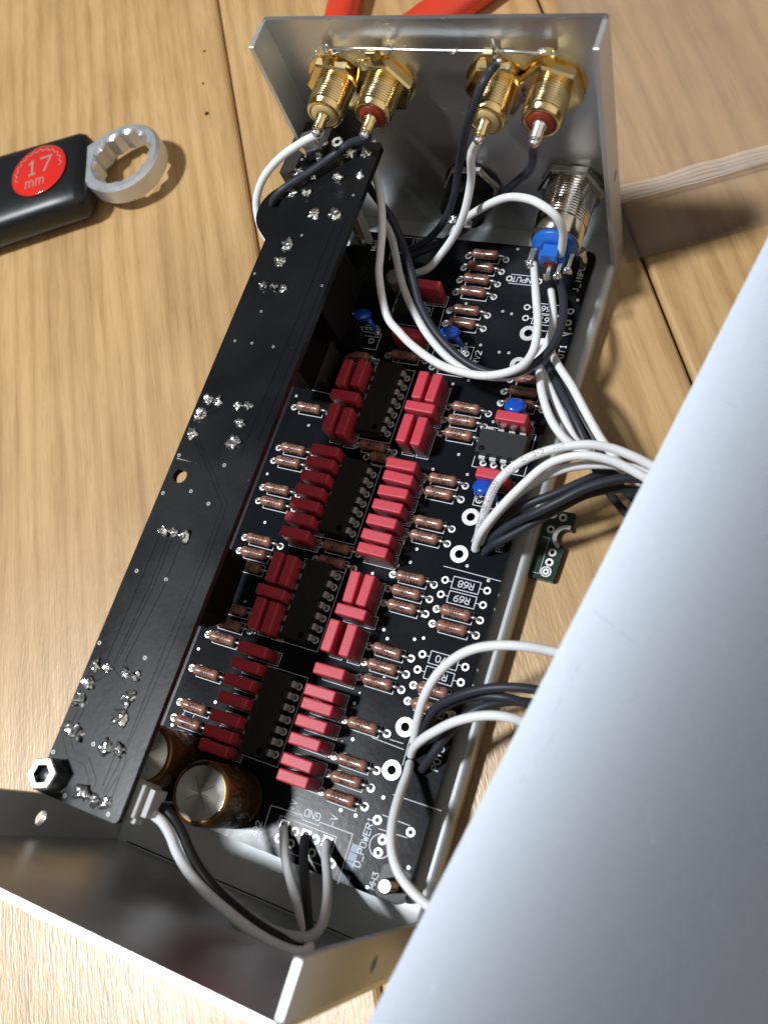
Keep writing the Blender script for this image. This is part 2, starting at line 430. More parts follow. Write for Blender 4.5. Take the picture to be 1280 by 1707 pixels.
def plate(name, outline, holes, t, mat, parent=None, M=None, bevel=0.0):
    """flat sheet with real holes: 2-D outline, circular holes (x, y, r), thickness t, bottom at z=0, placed by matrix M (mm)"""
    cu = bpy.data.curves.new(name, 'CURVE'); cu.dimensions = '2D'; cu.fill_mode = 'BOTH'; cu.extrude = t/2
    def sp(pts):
        q = cu.splines.new('POLY'); q.points.add(len(pts)-1)
        for i, p in enumerate(pts): q.points[i].co = (p[0], p[1], 0, 1)
        q.use_cyclic_u = True
    sp(outline)
    for hx, hy, hr in holes: sp([(hx+hr*math.cos(2*math.pi*k/18), hy+hr*math.sin(2*math.pi*k/18)) for k in range(18)])
    o = bpy.data.objects.new(name, cu); COL.objects.link(o)
    me = bpy.data.meshes.new_from_object(o.evaluated_get(bpy.context.evaluated_depsgraph_get()))
    bpy.data.objects.remove(o); bpy.data.curves.remove(cu)
    me.name = name
    M = M or Matrix.Identity(4)
    bm = bmesh.new(); bm.from_mesh(me)
    for v in bm.verts: v.co.z += t/2
    for v in bm.verts: v.co = (M @ v.co)*S
    bmesh.ops.recalc_face_normals(bm, faces=bm.faces)
    bm.to_mesh(me); bm.free()
    me.materials.clear(); me.materials.append(mat)
    for p in me.polygons: p.use_smooth = False; p.material_index = 0
    return inst(name, me, parent)

def rrect(x0, y0, x1, y1, r=1.0, n=4):
    out = []
    for cx, cy, a0 in ((x1-r, y1-r, 0), (x0+r, y1-r, 90), (x0+r, y0+r, 180), (x1-r, y0+r, 270)):
        for k in range(n+1):
            a = R(a0+90*k/n); out.append((cx+r*math.cos(a), cy+r*math.sin(a)))
    return out

# ------------------------------------------------------------------ stroke lettering
G = {  # strokes on a 4 x 6 grid
'0': [[(1,0),(0,1),(0,5),(1,6),(3,6),(4,5),(4,1),(3,0),(1,0)]], '1': [[(1,5),(2,6),(2,0)],[(1,0),(3,0)]],
'2': [[(0,5),(1,6),(3,6),(4,5),(4,4),(0,0),(4,0)]], '3': [[(0,6),(4,6),(2,3.6),(3,3.6),(4,2.6),(4,1),(3,0),(1,0),(0,1)]],
'4': [[(3,0),(3,6),(0,2),(4,2)]], '5': [[(4,6),(0,6),(0,3.5),(3,3.5),(4,2.5),(4,1),(3,0),(0,0)]],
'6': [[(3.5,6),(1,5),(0,3),(0,1),(1,0),(3,0),(4,1),(4,2.5),(3,3.5),(0.3,3)]], '7': [[(0,6),(4,6),(1.5,0)]],
'8': [[(1,3.2),(0,4.2),(0,5),(1,6),(3,6),(4,5),(4,4.2),(3,3.2),(1,3.2),(0,2.2),(0,1),(1,0),(3,0),(4,1),(4,2.2),(3,3.2)]],
'9': [[(0.5,0),(3,1),(4,3),(4,5),(3,6),(1,6),(0,5),(0,3.8),(1,2.8),(3.7,3)]],
'A': [[(0,0),(2,6),(4,0)],[(.7,2),(3.3,2)]], 'C': [[(4,1),(3,0),(1,0),(0,1),(0,5),(1,6),(3,6),(4,5)]],
'D': [[(0,0),(0,6),(2.4,6),(4,4.5),(4,1.5),(2.4,0),(0,0)]], 'E': [[(4,0),(0,0),(0,6),(4,6)],[(0,3.2),(3,3.2)]],
'F': [[(0,0),(0,6),(4,6)],[(0,3.2),(3,3.2)]], 'G': [[(4,5),(3,6),(1,6),(0,5),(0,1),(1,0),(4,0),(4,3),(2.5,3)]],
'H': [[(0,0),(0,6)],[(4,0),(4,6)],[(0,3),(4,3)]], 'I': [[(2,0),(2,6)]], 'J': [[(0,1),(1,0),(2,0),(3,1),(3,6)]],
'K': [[(0,0),(0,6)],[(4,6),(0,2.5)],[(1.2,3.6),(4,0)]], 'L': [[(0,6),(0,0),(4,0)]],
'M': [[(0,0),(0,6),(2,2),(4,6),(4,0)]], 'N': [[(0,0),(0,6),(4,0),(4,6)]],
'O': [[(1,0),(0,1.3),(0,4.7),(1,6),(3,6),(4,4.7),(4,1.3),(3,0),(1,0)]], 'P': [[(0,0),(0,6),(3,6),(4,5),(4,4),(3,3),(0,3)]],
'R': [[(0,0),(0,6),(3,6),(4,5),(4,4),(3,3),(0,3)],[(2,3),(4,0)]],
'S': [[(0,.8),(1,0),(3,0),(4,1),(4,2),(3,3),(1,3.2),(0,4.2),(0,5),(1,6),(3,6),(4,5.2)]],
'T': [[(0,6),(4,6)],[(2,6),(2,0)]], 'U': [[(0,6),(0,1),(1,0),(3,0),(4,1),(4,6)]], 'V': [[(0,6),(2,0),(4,6)]],
'W': [[(0,6),(1,0),(2,4),(3,0),(4,6)]], 'X': [[(0,0),(4,6)],[(0,6),(4,0)]], '+': [[(2,1),(2,5)],[(0,3),(4,3)]],
'-': [[(.5,3),(3.5,3)]], '_': [[(0,-.7),(4,-.7)]], '%': [[(0,0),(4,6)],[(.3,5),(1.3,5)],[(2.7,1),(3.7,1)]],
'm': [[(0,0),(0,4)],[(0,3),(1,4),(2,3.4),(2,0)],[(2,3.4),(3,4),(4,3),(4,0)]], '.': [[(1.8,0),(2.2,0)]], ' ': [],
'Ω': [[(0,0),(1.3,0),(0,2.5),(0,4.6),(1,6),(3,6),(4,4.6),(4,2.5),(2.7,0),(4,0)]]}
def strokes(txt, h, adv=5.6):
    k = h/6.0; tot = len(txt)*adv-(adv-4); out = []
    for i, c in enumerate(txt):
        for st in G.get(c, []): out.append([((i*adv+x-tot/2)*k, (y-3)*k) for x, y in st])
    return out
def flat_text(mb, txt, x, y, z, h, ang, w=None, th=0.05, adv=5.6):
    w = w or h*0.14; ca, sa = math.cos(ang), math.sin(ang)
    for st in strokes(txt, h, adv):
        mb.strip([(x+a*ca-b*sa, y+a*sa+b*ca) for a, b in st], w, z, th)
def silk_text(txt, px, py, ang, h=1.35, board=None, z=10.0, mat=None):
    p = W(px, py, z); mb = MB(); flat_text(mb, txt, 0, 0, 0.02, h, ang)
    return build('printed_text', mb, mat or SILK, board, loc=(p.x, p.y, z))

# ================================================================== TABLE
table = empty('table_top'); tag(table, 'light oak table top of wide planks under everything', 'table', kind='structure')
dx, dy = math.cos(PL_A), math.sin(PL_A); nx, ny = -dy, dx          # along / across the planks
if nx < 0: nx, ny = -nx, -ny
for k in range(-4, 5):
    n0, n1 = -20.6+99*k+0.35, -20.6+99*(k+1)-0.35
    mb = MB(); L = 700
    prof = [(n0, -4), (n0, -1.0), (n0+.55, -.25), (n0+1.3, 0), (n1-1.3, 0), (n1-.55, -.25), (n1, -1.0), (n1, -4)]
    vs = [(nx*a+dx*s_*L, ny*a+dy*s_*L, z) for s_ in (-1, 1) for a, z in prof]
    m = len(prof); mb.add(vs, [(i, i+1, m+i+1, m+i) for i in range(m-1)]+[tuple(range(m-1, -1, -1)), tuple(range(m, 2*m))])
    me = mb.data('plank', WOOD); bm = bmesh.new(); bm.from_mesh(me); bmesh.ops.recalc_face_normals(bm, faces=bm.faces); bm.to_mesh(me); bm.free()
    inst('plank', me, table)
mb = MB().box(0, 0, -6.2, 1600, 1600, 4); build('table_core', mb, simple('dark_core', (0.16, 0.09, 0.04), 0.8), table)

for i, (px, py, r) in enumerate(((345, 189, .75), (341, 85, .4), (339, 139, .35))):
    p = W(px, py, 0); mb = MB()
    mb.lathe([(r*.5, 0), (r, .15), (r*.7, .45), (.05, .6)], seg=7)
    tag(build('crumb', mb, CRUMB, loc=(p.x, p.y, 0.02)), ('largest dark crumb, lowest of three on the wood beside the wrench ring', 'smallest dark crumb, topmost of three near the upper table edge', 'middle dark crumb of three between plank gap and wrench')[i], 'crumb', 'crumbs on the table')

# ================================================================== CHASSIS
ch = empty('metal_chassis'); tag(ch, 'open bent aluminium chassis with four gold jacks in its back panel', 'chassis')
X0, X1, Y0, Y1 = -36.7, 37.2, -88.2, 85.3
FL = 5.5; BXL = -32.2; TOPZ = 69.0; TOPF = 71.0
# floor sheet with both long sides rolled down into skirts that stand on the table (one bent sheet)
def arc(cx_, cz_, r_, a0, a1, n_=6): return [(cx_+r_*math.cos(R(a0+(a1-a0)*k/n_)), cz_+r_*math.sin(R(a0+(a1-a0)*k/n_))) for k in range(n_+1)]
RB = 1.7
outer = arc(X0+RB, FL-RB, RB, 180, 90)+arc(X1-RB, FL-RB, RB, 90, 0)
inner = arc(X1-RB, FL-RB, RB-.9, 0, 90)+arc(X0+RB, FL-RB, RB-.9, 90, 180)
P_ = [(X0, .1)]+outer+[(X1, .1), (X1-.9, .1)]+inner+[(X0+.9, .1)]
ya, yb = Y0+1.02, Y1-1.02; n_ = len(P_); mb = MB()
mb.add([(x, ya, z) for x, z in P_]+[(x, yb, z) for x, z in P_], [(k, (k+1) % n_, n_+(k+1) % n_, n_+k) for k in range(n_)])
m2_ = len(outer)
for k in range(m2_+1):                       # end caps as quads between outer and inner skins
    a_, b_ = k, k+1; c_, d_ = n_-1-k, n_-2-k
    mb.add([], []); mb.f += [(a_, b_, d_, c_), (n_+a_, n_+c_, n_+d_, n_+b_)]; mb.sm += [False, False]
me = mb.data('base_panel', ALU); bm = bmesh.new(); bm.from_mesh(me); bmesh.ops.recalc_face_normals(bm, faces=bm.faces); bm.to_mesh(me); bm.free()
inst('base_panel', me, ch)
# back & front panels: plates in the XZ plane; matrix maps (x, y) -> (x, z)
def panel_matrix(y, t):   # local x->X, local y->Z, thickness -> -Y
    return Matrix(((1, 0, 0, 0), (0, 0, -1, y), (0, 1, 0, 0), (0, 0, 0, 1)))
JX = (-23.5, -11.8, 13.9, 25.5); JZ = 54.0
plate('back_panel', rrect(X0, .05, X1, TOPZ, .8), [(x, JZ, 4.2) for x in JX]+[(26.9, 24.2, 6.0), (1.8, 22.7, 5.5)], 1.0, ALUPANEL, ch, panel_matrix(Y1, 1))
plate('front_panel', rrect(X0, .05, X1, TOPF, .8), [], 1.0, ALUPANEL, ch, panel_matrix(Y0+1, 1))
# side flanges folded from the end panels (10 mm deep) and low side rails
def side_matrix(x):       # local x->Y, local y->Z, thickness -> X
    return Matrix(((0, 0, 1, x), (1, 0, 0, 0), (0, 1, 0, 0), (0, 0, 0, 1)))
for x in (X0-.05, X1-.95):
    plate('side_flange', rrect(Y1-8.5, .12, Y1-1.02, TOPZ-.1, .5), [(Y1-3.4, 30.5, 1.3)], 1.0, ALU, ch, side_matrix(x))
    plate('side_flange', rrect(Y0+1.02, .12, Y0+9.3, TOPF-.1, .5), [(Y0+4.6, 34.4, 1.5)], 1.0, ALU, ch, side_matrix(x))
build('darkening_sheet', MB().box((X0+BXL)/2-.3, -2, FL+.2, 7.6, 150, .3), BLACKP, ch)  # black sheet added to darken the lit floor left of the board
# groove at the front fold
mb = MB().box(0, Y0+1.5, FL+.04, 65.5, .3, .07); build('fold_line', mb, simple('dark_groove', (0.02, 0.02, 0.02), .6), ch)

# RCA jacks on the back panel
def hexprof(r, h0, h1, c=.5): return [(r*.93, h0), (r, h0+c), (r, h1-c), (r*.93, h1)]
for i, jx in enumerate(JX):
    root = build('phono_jack', MB().lathe([(6.9, 0), (6.9, .7), (4.3, .7)], axis=(0, -1, 0), seg=32, smooth=False), GOLD, ch, loc=(jx, Y1-1, JZ))
    rot = (0.1, .35, .2, -.1)[i]
    build('hex_nut', MB().lathe(hexprof(6.9, .7, 3.4), axis=(0, -1, 0), seg=6, smooth=False, rot=rot), GOLD, root)
    pr = [(4.2, 3.3)]; h = 3.5
    while h < 9.0: pr += [(4.25, h), (3.85, h+.28), (4.25, h+.56)]; h += .62
    pr += [(4.0, 9.2), (4.0, 10.4), (3.7, 10.6), (3.0, 10.6), (2.9, 10.3)]
    build('threaded_barrel', MB().lathe(pr, axis=(0, -1, 0), seg=28), GOLD, root)
    build('insulator', MB().lathe([(2.9, 10.2), (2.8, 10.75), (1.6, 10.8)], axis=(0, -1, 0), seg=20), JRED if i in (1, 3) else JWHITE, root)
    build('centre_pin', MB().lathe([(1.5, 10.8), (1.5, 11.6), (1.25, 11.8), (1.25, 14.6), (1.0, 14.9)], axis=(0, -1, 0), seg=14), GOLD if i != 3 else TIN, root)
    # ground tab bent up from the washer
    mb = MB(); mb.box(0, -1.3, 7.4, 2.6, .5, 3.4); mb.box(0, -2.2, 9.2, 2.0, 1.9, .5); build('ground_tab', mb, GOLD, root)
    p = SOLDER
    mb = MB(); mb.lathe([(.3, -.9), (1.0, -.3), (1.1, .3), (.4, 1.1)], (0, -16.0+.6, 0), axis=(0, -1, .2), seg=10); build('solder_joint', mb, SOLDER, root)
# bare bus wire joining the ground tabs
pts = [WY(538, 80, 82.2), WY(600, 80, 82.2), WY(700, 83, 82.0), WY(770, 84, 82.1), WY(850, 85, 82.0), WY(925, 89, 82.0)]
mb = MB().tube(pts, .33, 8); bw = build('ground_wire', mb, TIN, ch)
bl = MB(); bl.add(*(lambda: (lambda b: (b[0], b[1]))(([], [])))())
def blob_mb(r, seed, spike=.45, flat=.6):
    bm = bmesh.new(); bmesh.ops.create_icosphere(bm, subdivisions=3, radius=1)
    rnd = random.Random(seed); offs = Vector((rnd.random()*50, rnd.random()*50, rnd.random()*50))
    for v in bm.verts:
        d = v.co.normalized(); a = noise.noise(d*1.7+offs); b_ = noise.noise(d*4.2+offs)
        k = 1+spike*a*1.3+spike*.45*b_
        v.co = Vector((d.x*k*r, d.y*k*r, max(d.z*k*r*flat, -.05)))
    vs = [tuple(v.co) for v in bm.verts]; fs = [tuple(v.index for v in f.verts) for f in bm.faces]; bm.free()
    m = MB(); m.add(vs, fs, True); return m
BLOBS = [blob_mb(1.15, s, .75, .75).data('solder_joint', SOLDER) for s in range(8)]
for px, py in ((540, 80), (562, 84), (647, 82), (757, 84), (828, 86), (905, 88)):
    q = WY(px, py, 82.1); o = inst('solder_joint', random.choice(BLOBS), bw, loc=q, rot=(random.random()*6, random.random()*6, 0), scale=(.75, .75, .75))
q0 = WY(818, 62, 81.0); q1 = WY(826, 98, 81.2)
build('wire_tail', MB().tube([q0, q0.lerp(q1, .5)+Vector((.3, 0, .2)), q1], .45, 8, radii=[.3, .6, .7]), SOLDER, bw)

for px, py, r_ in ((531, 92, .9), (524, 101, .6), (528, 108, .7), (521, 113, .35), (604, 104, .7), (610, 100, .4), (598, 84, .3), (660, 78, .3), (676, 79, .4), (740, 30, .25)):
    q = WY(px, py, Y1-1.05); inst('solder_splash', random.choice(BLOBS), ch, loc=(q.x, Y1-1.03, q.z), rot=(R(90), random.random()*6, 0), scale=(r_, r_, r_*.35))
mb = MB()
for a, b in (((726, 174), (745, 182)), ((757, 184), (777, 190)), ((546, 34), (556, 28)), ((640, 40), (660, 34)), ((790, 322), (810, 345)), ((660, 215), (668, 228)), ((858, 366), (888, 370)), ((744, 288), (756, 294)), ((860, 300), (880, 306)), ((930, 345), (955, 350)), ((700, 350), (712, 372))):
    qa, qb = WY(*a, Y1-1.05), WY(*b, Y1-1.05); qa.y = qb.y = Y1-1.03; d_ = (qb-qa).normalized(); n_ = Vector((-d_.z, 0, d_.x))*.10; o_ = Vector((0, -.03, 0))
    mb.add([qa+n_, qb+n_*.3, qb-n_*.3, qa-n_, qa+n_*.2+o_, qb+o_, qb+o_*1.01, qa-n_*.2+o_], [(0, 1, 5, 4), (4, 5, 6, 7), (7, 6, 2, 3), (0, 4, 7, 3)])
o = build('scratches', mb, STEEL, ch); o['kind'] = 'stuff'

# push switch on the back panel
sw = build('push_switch', MB().lathe([(7.6, 0), (7.6, .5), (6.1, .5)], axis=(0, -1, 0), seg=32, smooth=False), NICKEL, ch, loc=(26.9, Y1-1, 24.2))
build('hex_nut', MB().lathe(hexprof(8.2, .5, 3.0, .6), axis=(0, -1, 0), seg=6, smooth=False, rot=.25), NICKEL, sw)
pr = [(5.95, 3.0)]; h = 3.2
while h < 12.2: pr += [(5.95, h), (5.55, h+.32), (5.95, h+.64)]; h += .7
pr += [(5.8, 12.6), (5.8, 16.6), (5.5, 16.9)]
build('threaded_barrel', MB().lathe(pr, axis=(0, -1, 0), seg=36), NICKEL, sw)
build('blue_insert', MB().lathe([(5.2, 16.7), (5.2, 17.9), (4.5, 18.0), (4.5, 18.8), (3.0, 18.9)], axis=(0, -1, 0), seg=28), BLUEP, sw)
mb = MB(); mb.box(0, -20.4, 1.2, 3.6, 3.2, 2.6); mb.box(-2.3, -20.0, -1.2, 1.1, 2.6, 2.8); mb.box(2.3, -20.0, -1.2, 1.1, 2.6, 2.8); build('terminal_block', mb, BLUEP, sw)
build('red_core', MB().lathe([(1.7, 19.2), (1.7, 22.2), (.8, 22.3)], (0, 0, -1.0), axis=(0, -1, 0), seg=14), simple('dark_red_core', (.10, .008, .008), .5), sw)
for lx, lz, ln in ((-4.2, .8, 4.4), (0, -1.2, 6.0), (2.4, -.6, 5.6), (4.6, .2, 4.6)):
    mb = MB(); mb.box(lx, -19.2-ln/2, lz, 1.3 if lx < 0 else .8, ln, .45); build('terminal_lug', mb, TIN, sw)
    inst('solder_joint', random.choice(BLOBS), sw, loc=(lx, -19.0-ln, lz), scale=(.75, .8, .8), rot=(1.2, 0, random.random()))
# power connector (black ring nut)
pc = build('power_socket', MB().lathe([(7.0, 0), (7.0, .5), (5.5, .5)], axis=(0, -1, 0), seg=32, smooth=False), BLACKP, ch, loc=(1.8, Y1-1, 22.7))
build('hex_nut', MB().lathe(hexprof(7.2, .5, 2.6), axis=(0, -1, 0), seg=6, smooth=False, rot=.3), NICKEL, pc)
build('socket_body', MB().lathe([(5.6, 2.4), (5.6, 9.5), (4.6, 9.8), (1.0, 9.8)], axis=(0, -1, 0), seg=24), BLACKS, pc)
mb = MB(); mb.box(-1.6, -11.2, .2, 2.2, 3.4, .5); mb.box(2.0, -11.2, -1.2, 1.6, 3.0, .5); build('terminal_lug', mb, TIN, pc)
inst('solder_joint', BLOBS[3], pc, loc=(-1.6, -12.0, .6), scale=(.9, .9, .9))

# ================================================================== MAIN BOARD
mbd = empty('main_circuit_board', (0, 0, 0)); tag(mbd, 'large black circuit board with red capacitors lying in the chassis', 'circuit board')
BX0, BX1, BY0, BY1, BT = -32.2, 33.4, -77.2, 76.4, 10.0
RESH = []      # holes
DONUT = [(785, 862), (766, 924), (878, 555), (864, 608), (676, 1212.6), (655, 1285)]
dpos = [W(a, b, BT) for a, b in DONUT]
for p in dpos: p.x = 22.8
holes = [(p.x, p.y, .95) for p in dpos]
emptypads = [(742, 967), (812, 985), (734.7, 991), (805, 1009), (704, 1091), (775.5, 1112.4), (696, 1116.5), (768, 1138),
             (849, 464), (898, 469), (878.5, 512), (876, 530), (951, 519), (947, 538), (563+0, 0)][:-1]
eh = [W(a, b, BT) for a, b in emptypads]
holes += [(p.x, p.y, .5) for p in eh]
plate('board', rrect(BX0, BY0, BX1, BY1, 2.0), holes, 1.6, PCB, mbd, Matrix.Translation((0, 0, BT-1.6)))
# standoffs under the board
for sx in (-29.2, 30.3):
    for sy in (-73.8, 73.0):
        build('standoff', MB().lathe([(2.6, 0), (2.6, 2.8)], seg=6, smooth=False), NICKEL, mbd, loc=(sx, sy, FL+.03))
PADD = MB().ring(0, 0, 0, .85, .45, .07, 18).data('solder_pad', PADM)
VIA = MB().ring(0, 0, 0, .36, .15, .06, 12).data('via', PADM)
BIG = MB().ring(0, 0, 0, 2.05, .97, .07, 32).data('ring_pad', PADM)
MOUND = blob_mb(.62, 3, .2, .7).data('solder_joint', SOLDER)
Z = BT+.015
for p in dpos: inst('ring_pad', BIG, mbd, loc=(p.x, p.y, Z))
for p in eh: inst('solder_pad', PADD, mbd, loc=(p.x, p.y, Z))
silk = MB()
def srect(x0, y0, x1, y1, w=.16): silk.strip([(x0, y0), (x1, y0), (x1, y1), (x0, y1), (x0, y0)], w, Z, .04)

# --- resistors
def res_mesh(variant, mat):
    m = MB(); prof = []
    L, r = 6.9, 1.22
    for k in range(7): a = k/6*math.pi/2; prof.append((max(r*math.sin(a)**.75, .28), -L/2+1.0*(1-math.cos(a))))
    prof += [(r*.955, -1.6), (r*.93, 0), (r*.955, 1.6)]
    for k in range(6, -1, -1): a = k/6*math.pi/2; prof.append((max(r*math.sin(a)**.75, .28), L/2-1.0*(1-math.cos(a))))
    m.lathe(prof, axis=(1, 0, 0), seg=20); return m.data('resistor', mat)
def res_text(lines, seed):
    m = MB(); rnd = random.Random(seed); base = rnd.uniform(-.75, .15); r = 1.245
    for j, txt in enumerate(lines):
        th0 = base+(j-1)*1.05                      # angle round the body, 0 = straight up, - = towards the viewer
        for st in strokes(txt, .92, 5.6):
            for a, b in zip(st[:-1], st[1:]):
                # upside-down lettering: x -> -x, y -> -y
                ax_, ay_, bx_, by_ = -a[0], -a[1], -b[0], -b[1]
                d = Vector((bx_-ax_, by_-ay_)); n_ = Vector((-d.y, d.x)).normalized()*.075
                quad = []
                for qx, qy in ((ax_+n_.x, ay_+n_.y), (bx_+n_.x, by_+n_.y), (bx_-n_.x, by_-n_.y), (ax_-n_.x, ay_-n_.y)):
                    t = th0+qy/r; quad.append((qx, r*math.sin(t), r*math.cos(t)))
                m.add(quad, [(0, 1, 2, 3)])
    return m.data('marking', INK)
RES = [res_mesh(0, RESB), res_mesh(0, RESD)]
RTX = {}
for v in ('10K', '20K', '4.75K', '100Ω'):
    RTX[v] = [res_text(('CMF55', v, '5%T2'), hash(v) % 97+s) if False else res_text(('CMF55', v, '5%T2'), len(v)*7+ord(v[0])+s*13) for s in range(3)]
LEADL = MB().tube([(-3.3, 0, 0), (-4.2, 0, .02), (-4.65, 0, -.25), (-4.8, 0, -.8), (-4.82, 0, -1.6)], .30, 8).data('lead', LEAD)
LEADR = MB().tube([(3.3, 0, 0), (4.2, 0, .0), (4.75, 0, -.2), (5.1, 0, -.7), (5.2, 0, -1.6)], .30, 8).data('lead', LEAD)
PITCH = 10.0
def resistor(px, py, val='10K', dark=False, z=BT):
    p = W(px, py, BT); rz = random.gauss(0, .018)
    cx_ = p.x+4.82; zz = BT+1.45
    o = inst('resistor', RES[1 if dark else 0], mbd, loc=(cx_, p.y, zz), rot=(random.gauss(0, .12), 0, rz))
    inst('lead', LEADL, o); inst('lead', LEADR, o)
    inst('marking', random.choice(RTX[val]), o, rot=(0, 0, 0))
    for xx in (p.x, p.x+PITCH):
        inst('solder_pad', PADD, mbd, loc=(xx, p.y, Z), rz=random.random()*6)
    srect(p.x+1.75, p.y-1.45, p.x+8.35, p.y+1.25)
    silk.strip([(p.x+8.35, p.y), (p.x+9.1, p.y)], .16, Z, .04)
RL = [(490.6, 679, '20K'), (465, 746.6, '10K'), (456, 768, '10K'), (438, 812.5, '10K'), (431, 835, '10K'),
      (408, 896, '100Ω'), (399, 918, '10K'), (390, 939, '20K'), (366, 1009, '10K'), (356.5, 1034, '10K'), (347, 1058, '10K'),
      (320, 1114, '10K'), (300, 1170.6, '10K'), (290, 1196.6, '1K' if False else '10K'), (278.6, 1224.6, '100Ω'),
      (594, 742, '10K'), (611, 762, '10K'), (534, 908, '10K'), (525.6, 932, '10K'), (569, 593.4, '10K'), (646.7, 592.6, '10K'),
      (747.5, 678.8, '20K'), (740, 700, '4.75K'), (734, 722.5, '20K'), (708, 796.6, '10K'), (700.6, 818.8, '10K'),
      (685, 867, '10K'), (677, 891, '10K'), (654.7, 958, '100Ω'), (647, 981.6, '10K'), (640, 1005.6, '20K'),
      (615.6, 1078, '20K'), (607, 1104, '10K'), (599, 1129, '10K'), (574.5, 1200.5, '10K'), (557, 1260.5, '10K'),
      (547, 1289, '10K'), (536.5, 1319.4, '100Ω'), (727.6, 1015.5, '10K'), (720.5, 1040, '10K'), (689, 1142.5, '10K'), (679.6, 1169, '10K')]
for px, py, v in RL: resistor(px, py, v)
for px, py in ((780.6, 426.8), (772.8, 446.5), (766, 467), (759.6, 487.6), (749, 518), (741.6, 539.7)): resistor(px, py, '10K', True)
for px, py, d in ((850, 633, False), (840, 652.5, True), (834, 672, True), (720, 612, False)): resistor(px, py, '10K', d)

# empty resistor places with printed frames
for (a, b, t) in (((742, 967), (812, 985), 'R68'), ((734.7, 991), (805, 1009), 'R69'), ((704, 1091), (775.5, 1112.4), 'R70'), ((696, 1116.5), (768, 1138), 'R71'), ((876, 530), (947, 538), 'R67'), ((878.5, 512), (951, 519), 'R66')):
    p, q = W(*a, BT), W(*b, BT); y = (p.y+q.y)/2
    srect(p.x+1.75, y-1.35, q.x-1.75, y+1.35)
    silk.strip([(p.x+1, y), (p.x+1.75, y)], .16, Z, .04); silk.strip([(q.x-1.75, y), (q.x-1, y)], .16, Z, .04)
    mb = MB(); flat_text(mb, t, 0, 0, 0, 1.35, math.pi); build('printed_text', mb, SILK, mbd, loc=((p.x+q.x)/2, y, Z))
p, q = W(849, 464, BT), W(898, 469, BT)
silk.strip([(p.x+.2, p.y+1.3), (q.x-.6, p.y+1.3)], .16, Z, .04); silk.strip([(p.x+.2, p.y-1.3), (q.x-.6, p.y-1.3)], .16, Z, .04)
mb = MB(); flat_text(mb, 'INPUT', 0, 0, 0, 1.35, math.pi); build('printed_text', mb, SILK, mbd, loc=((p.x+q.x)/2, p.y, Z))
silk_text('J_INPUT1', 967, 458, R(90), 1.3, mbd, BT)
silk_text('RV2', 795, 596, R(90), 1.4, mbd, BT)
silk_text('RV1', 576, 569, R(90), 1.3, mbd, BT)
silk_text('C23', 620, 546, R(180), 1.3, mbd, BT)
silk_text('MH1', 626, 408, R(90), 1.35, mbd, BT)
silk_text('POT3', 730, 1265, R(90), 1.4, mbd, BT)
silk_text('POT2', 836, 903, R(90), 1.4, mbd, BT)
silk_text('POT1', 935, 590, R(90), 1.4, mbd, BT)
silk_text('+V', 489, 1343, R(90), 1.3, mbd, BT)
silk_text('GND', 521, 1359, R(180), 1.4, mbd, BT)
silk_text('-V', 556, 1369, R(90), 1.3, mbd, BT)
silk_text('D_POWER1', 607, 1404, R(90), 1.35, mbd, BT)
silk_text('MH3', 623, 1469, R(90), 1.2, mbd, BT)
silk_text('C22', 428, 1383, R(90), 1.3, mbd, BT)

# --- red film capacitors
CAPD = MB().rbox(0, 0, 3.5, 7.2, 2.5, 7.0, .38).data('red_capacitor', RED)
CAPD2 = MB().rbox(0, 0, 3.5, 7.0, 3.0, 7.0, .38).data('red_capacitor', RED)
CRES = MB().rbox(0, 0, .28, 7.22, 2.52, .5, .05).data('resin_base', RESIN)
CLEAD = MB().lathe([(.28, -1.2), (.28, .2)], seg=8).data('lead', LEAD)
def cap(px, py, vert=False, wide=False):
    p = W(px, py, 17.3); a = (math.pi/2 if vert else 0)+random.gauss(0, .014)
    o = inst('red_capacitor', CAPD2 if wide else CAPD, mbd, loc=(p.x, p.y, BT+.3), rot=(random.gauss(0, .016), random.gauss(0, .012), a))
    inst('resin_base', CRES, o)
    inst('lead', CLEAD, o, loc=(-2.5, 0, 0)); inst('lead', CLEAD, o, loc=(2.5, 0, 0))
    mb_ = (3.85, 1.5) if not vert else (1.5, 3.85)
    srect(p.x-mb_[0], p.y-mb_[1], p.x+mb_[0], p.y+mb_[1], .14)
for px, py in ((667, 773.4), (662, 795), (654, 819.4), (645, 843), (636, 868), (627, 893), (619, 917),
               (541, 749), (533, 770), (524, 793), (515, 816), (506, 840), (498, 863), (489, 888),
               (698, 677), (573, 657), (584, 1019), (450, 985),
               (547.5, 1119.5), (533, 1154), (526.5, 1178), (517.5, 1206.6), (506.5, 1237), (494, 1271.6), (487, 1299),
               (420, 1081.6), (408, 1108), (396, 1136), (387, 1166), (373.4, 1197), (362.5, 1222), (354.7, 1245.6),
               (853, 694), (819, 788)): cap(px, py)
for px, py in ((710, 472), (676, 553)): cap(px, py)
for px, py in ((700, 640.5), (723, 645), (674, 712), (698, 717), (572.5, 619), (598, 619), (550, 693), (573, 700.6),
               (586, 977), (608, 983), (550, 1058), (580, 1067), (456, 944), (478, 950), (426.6, 1020.6), (450, 1028.4)): cap(px, py, True)

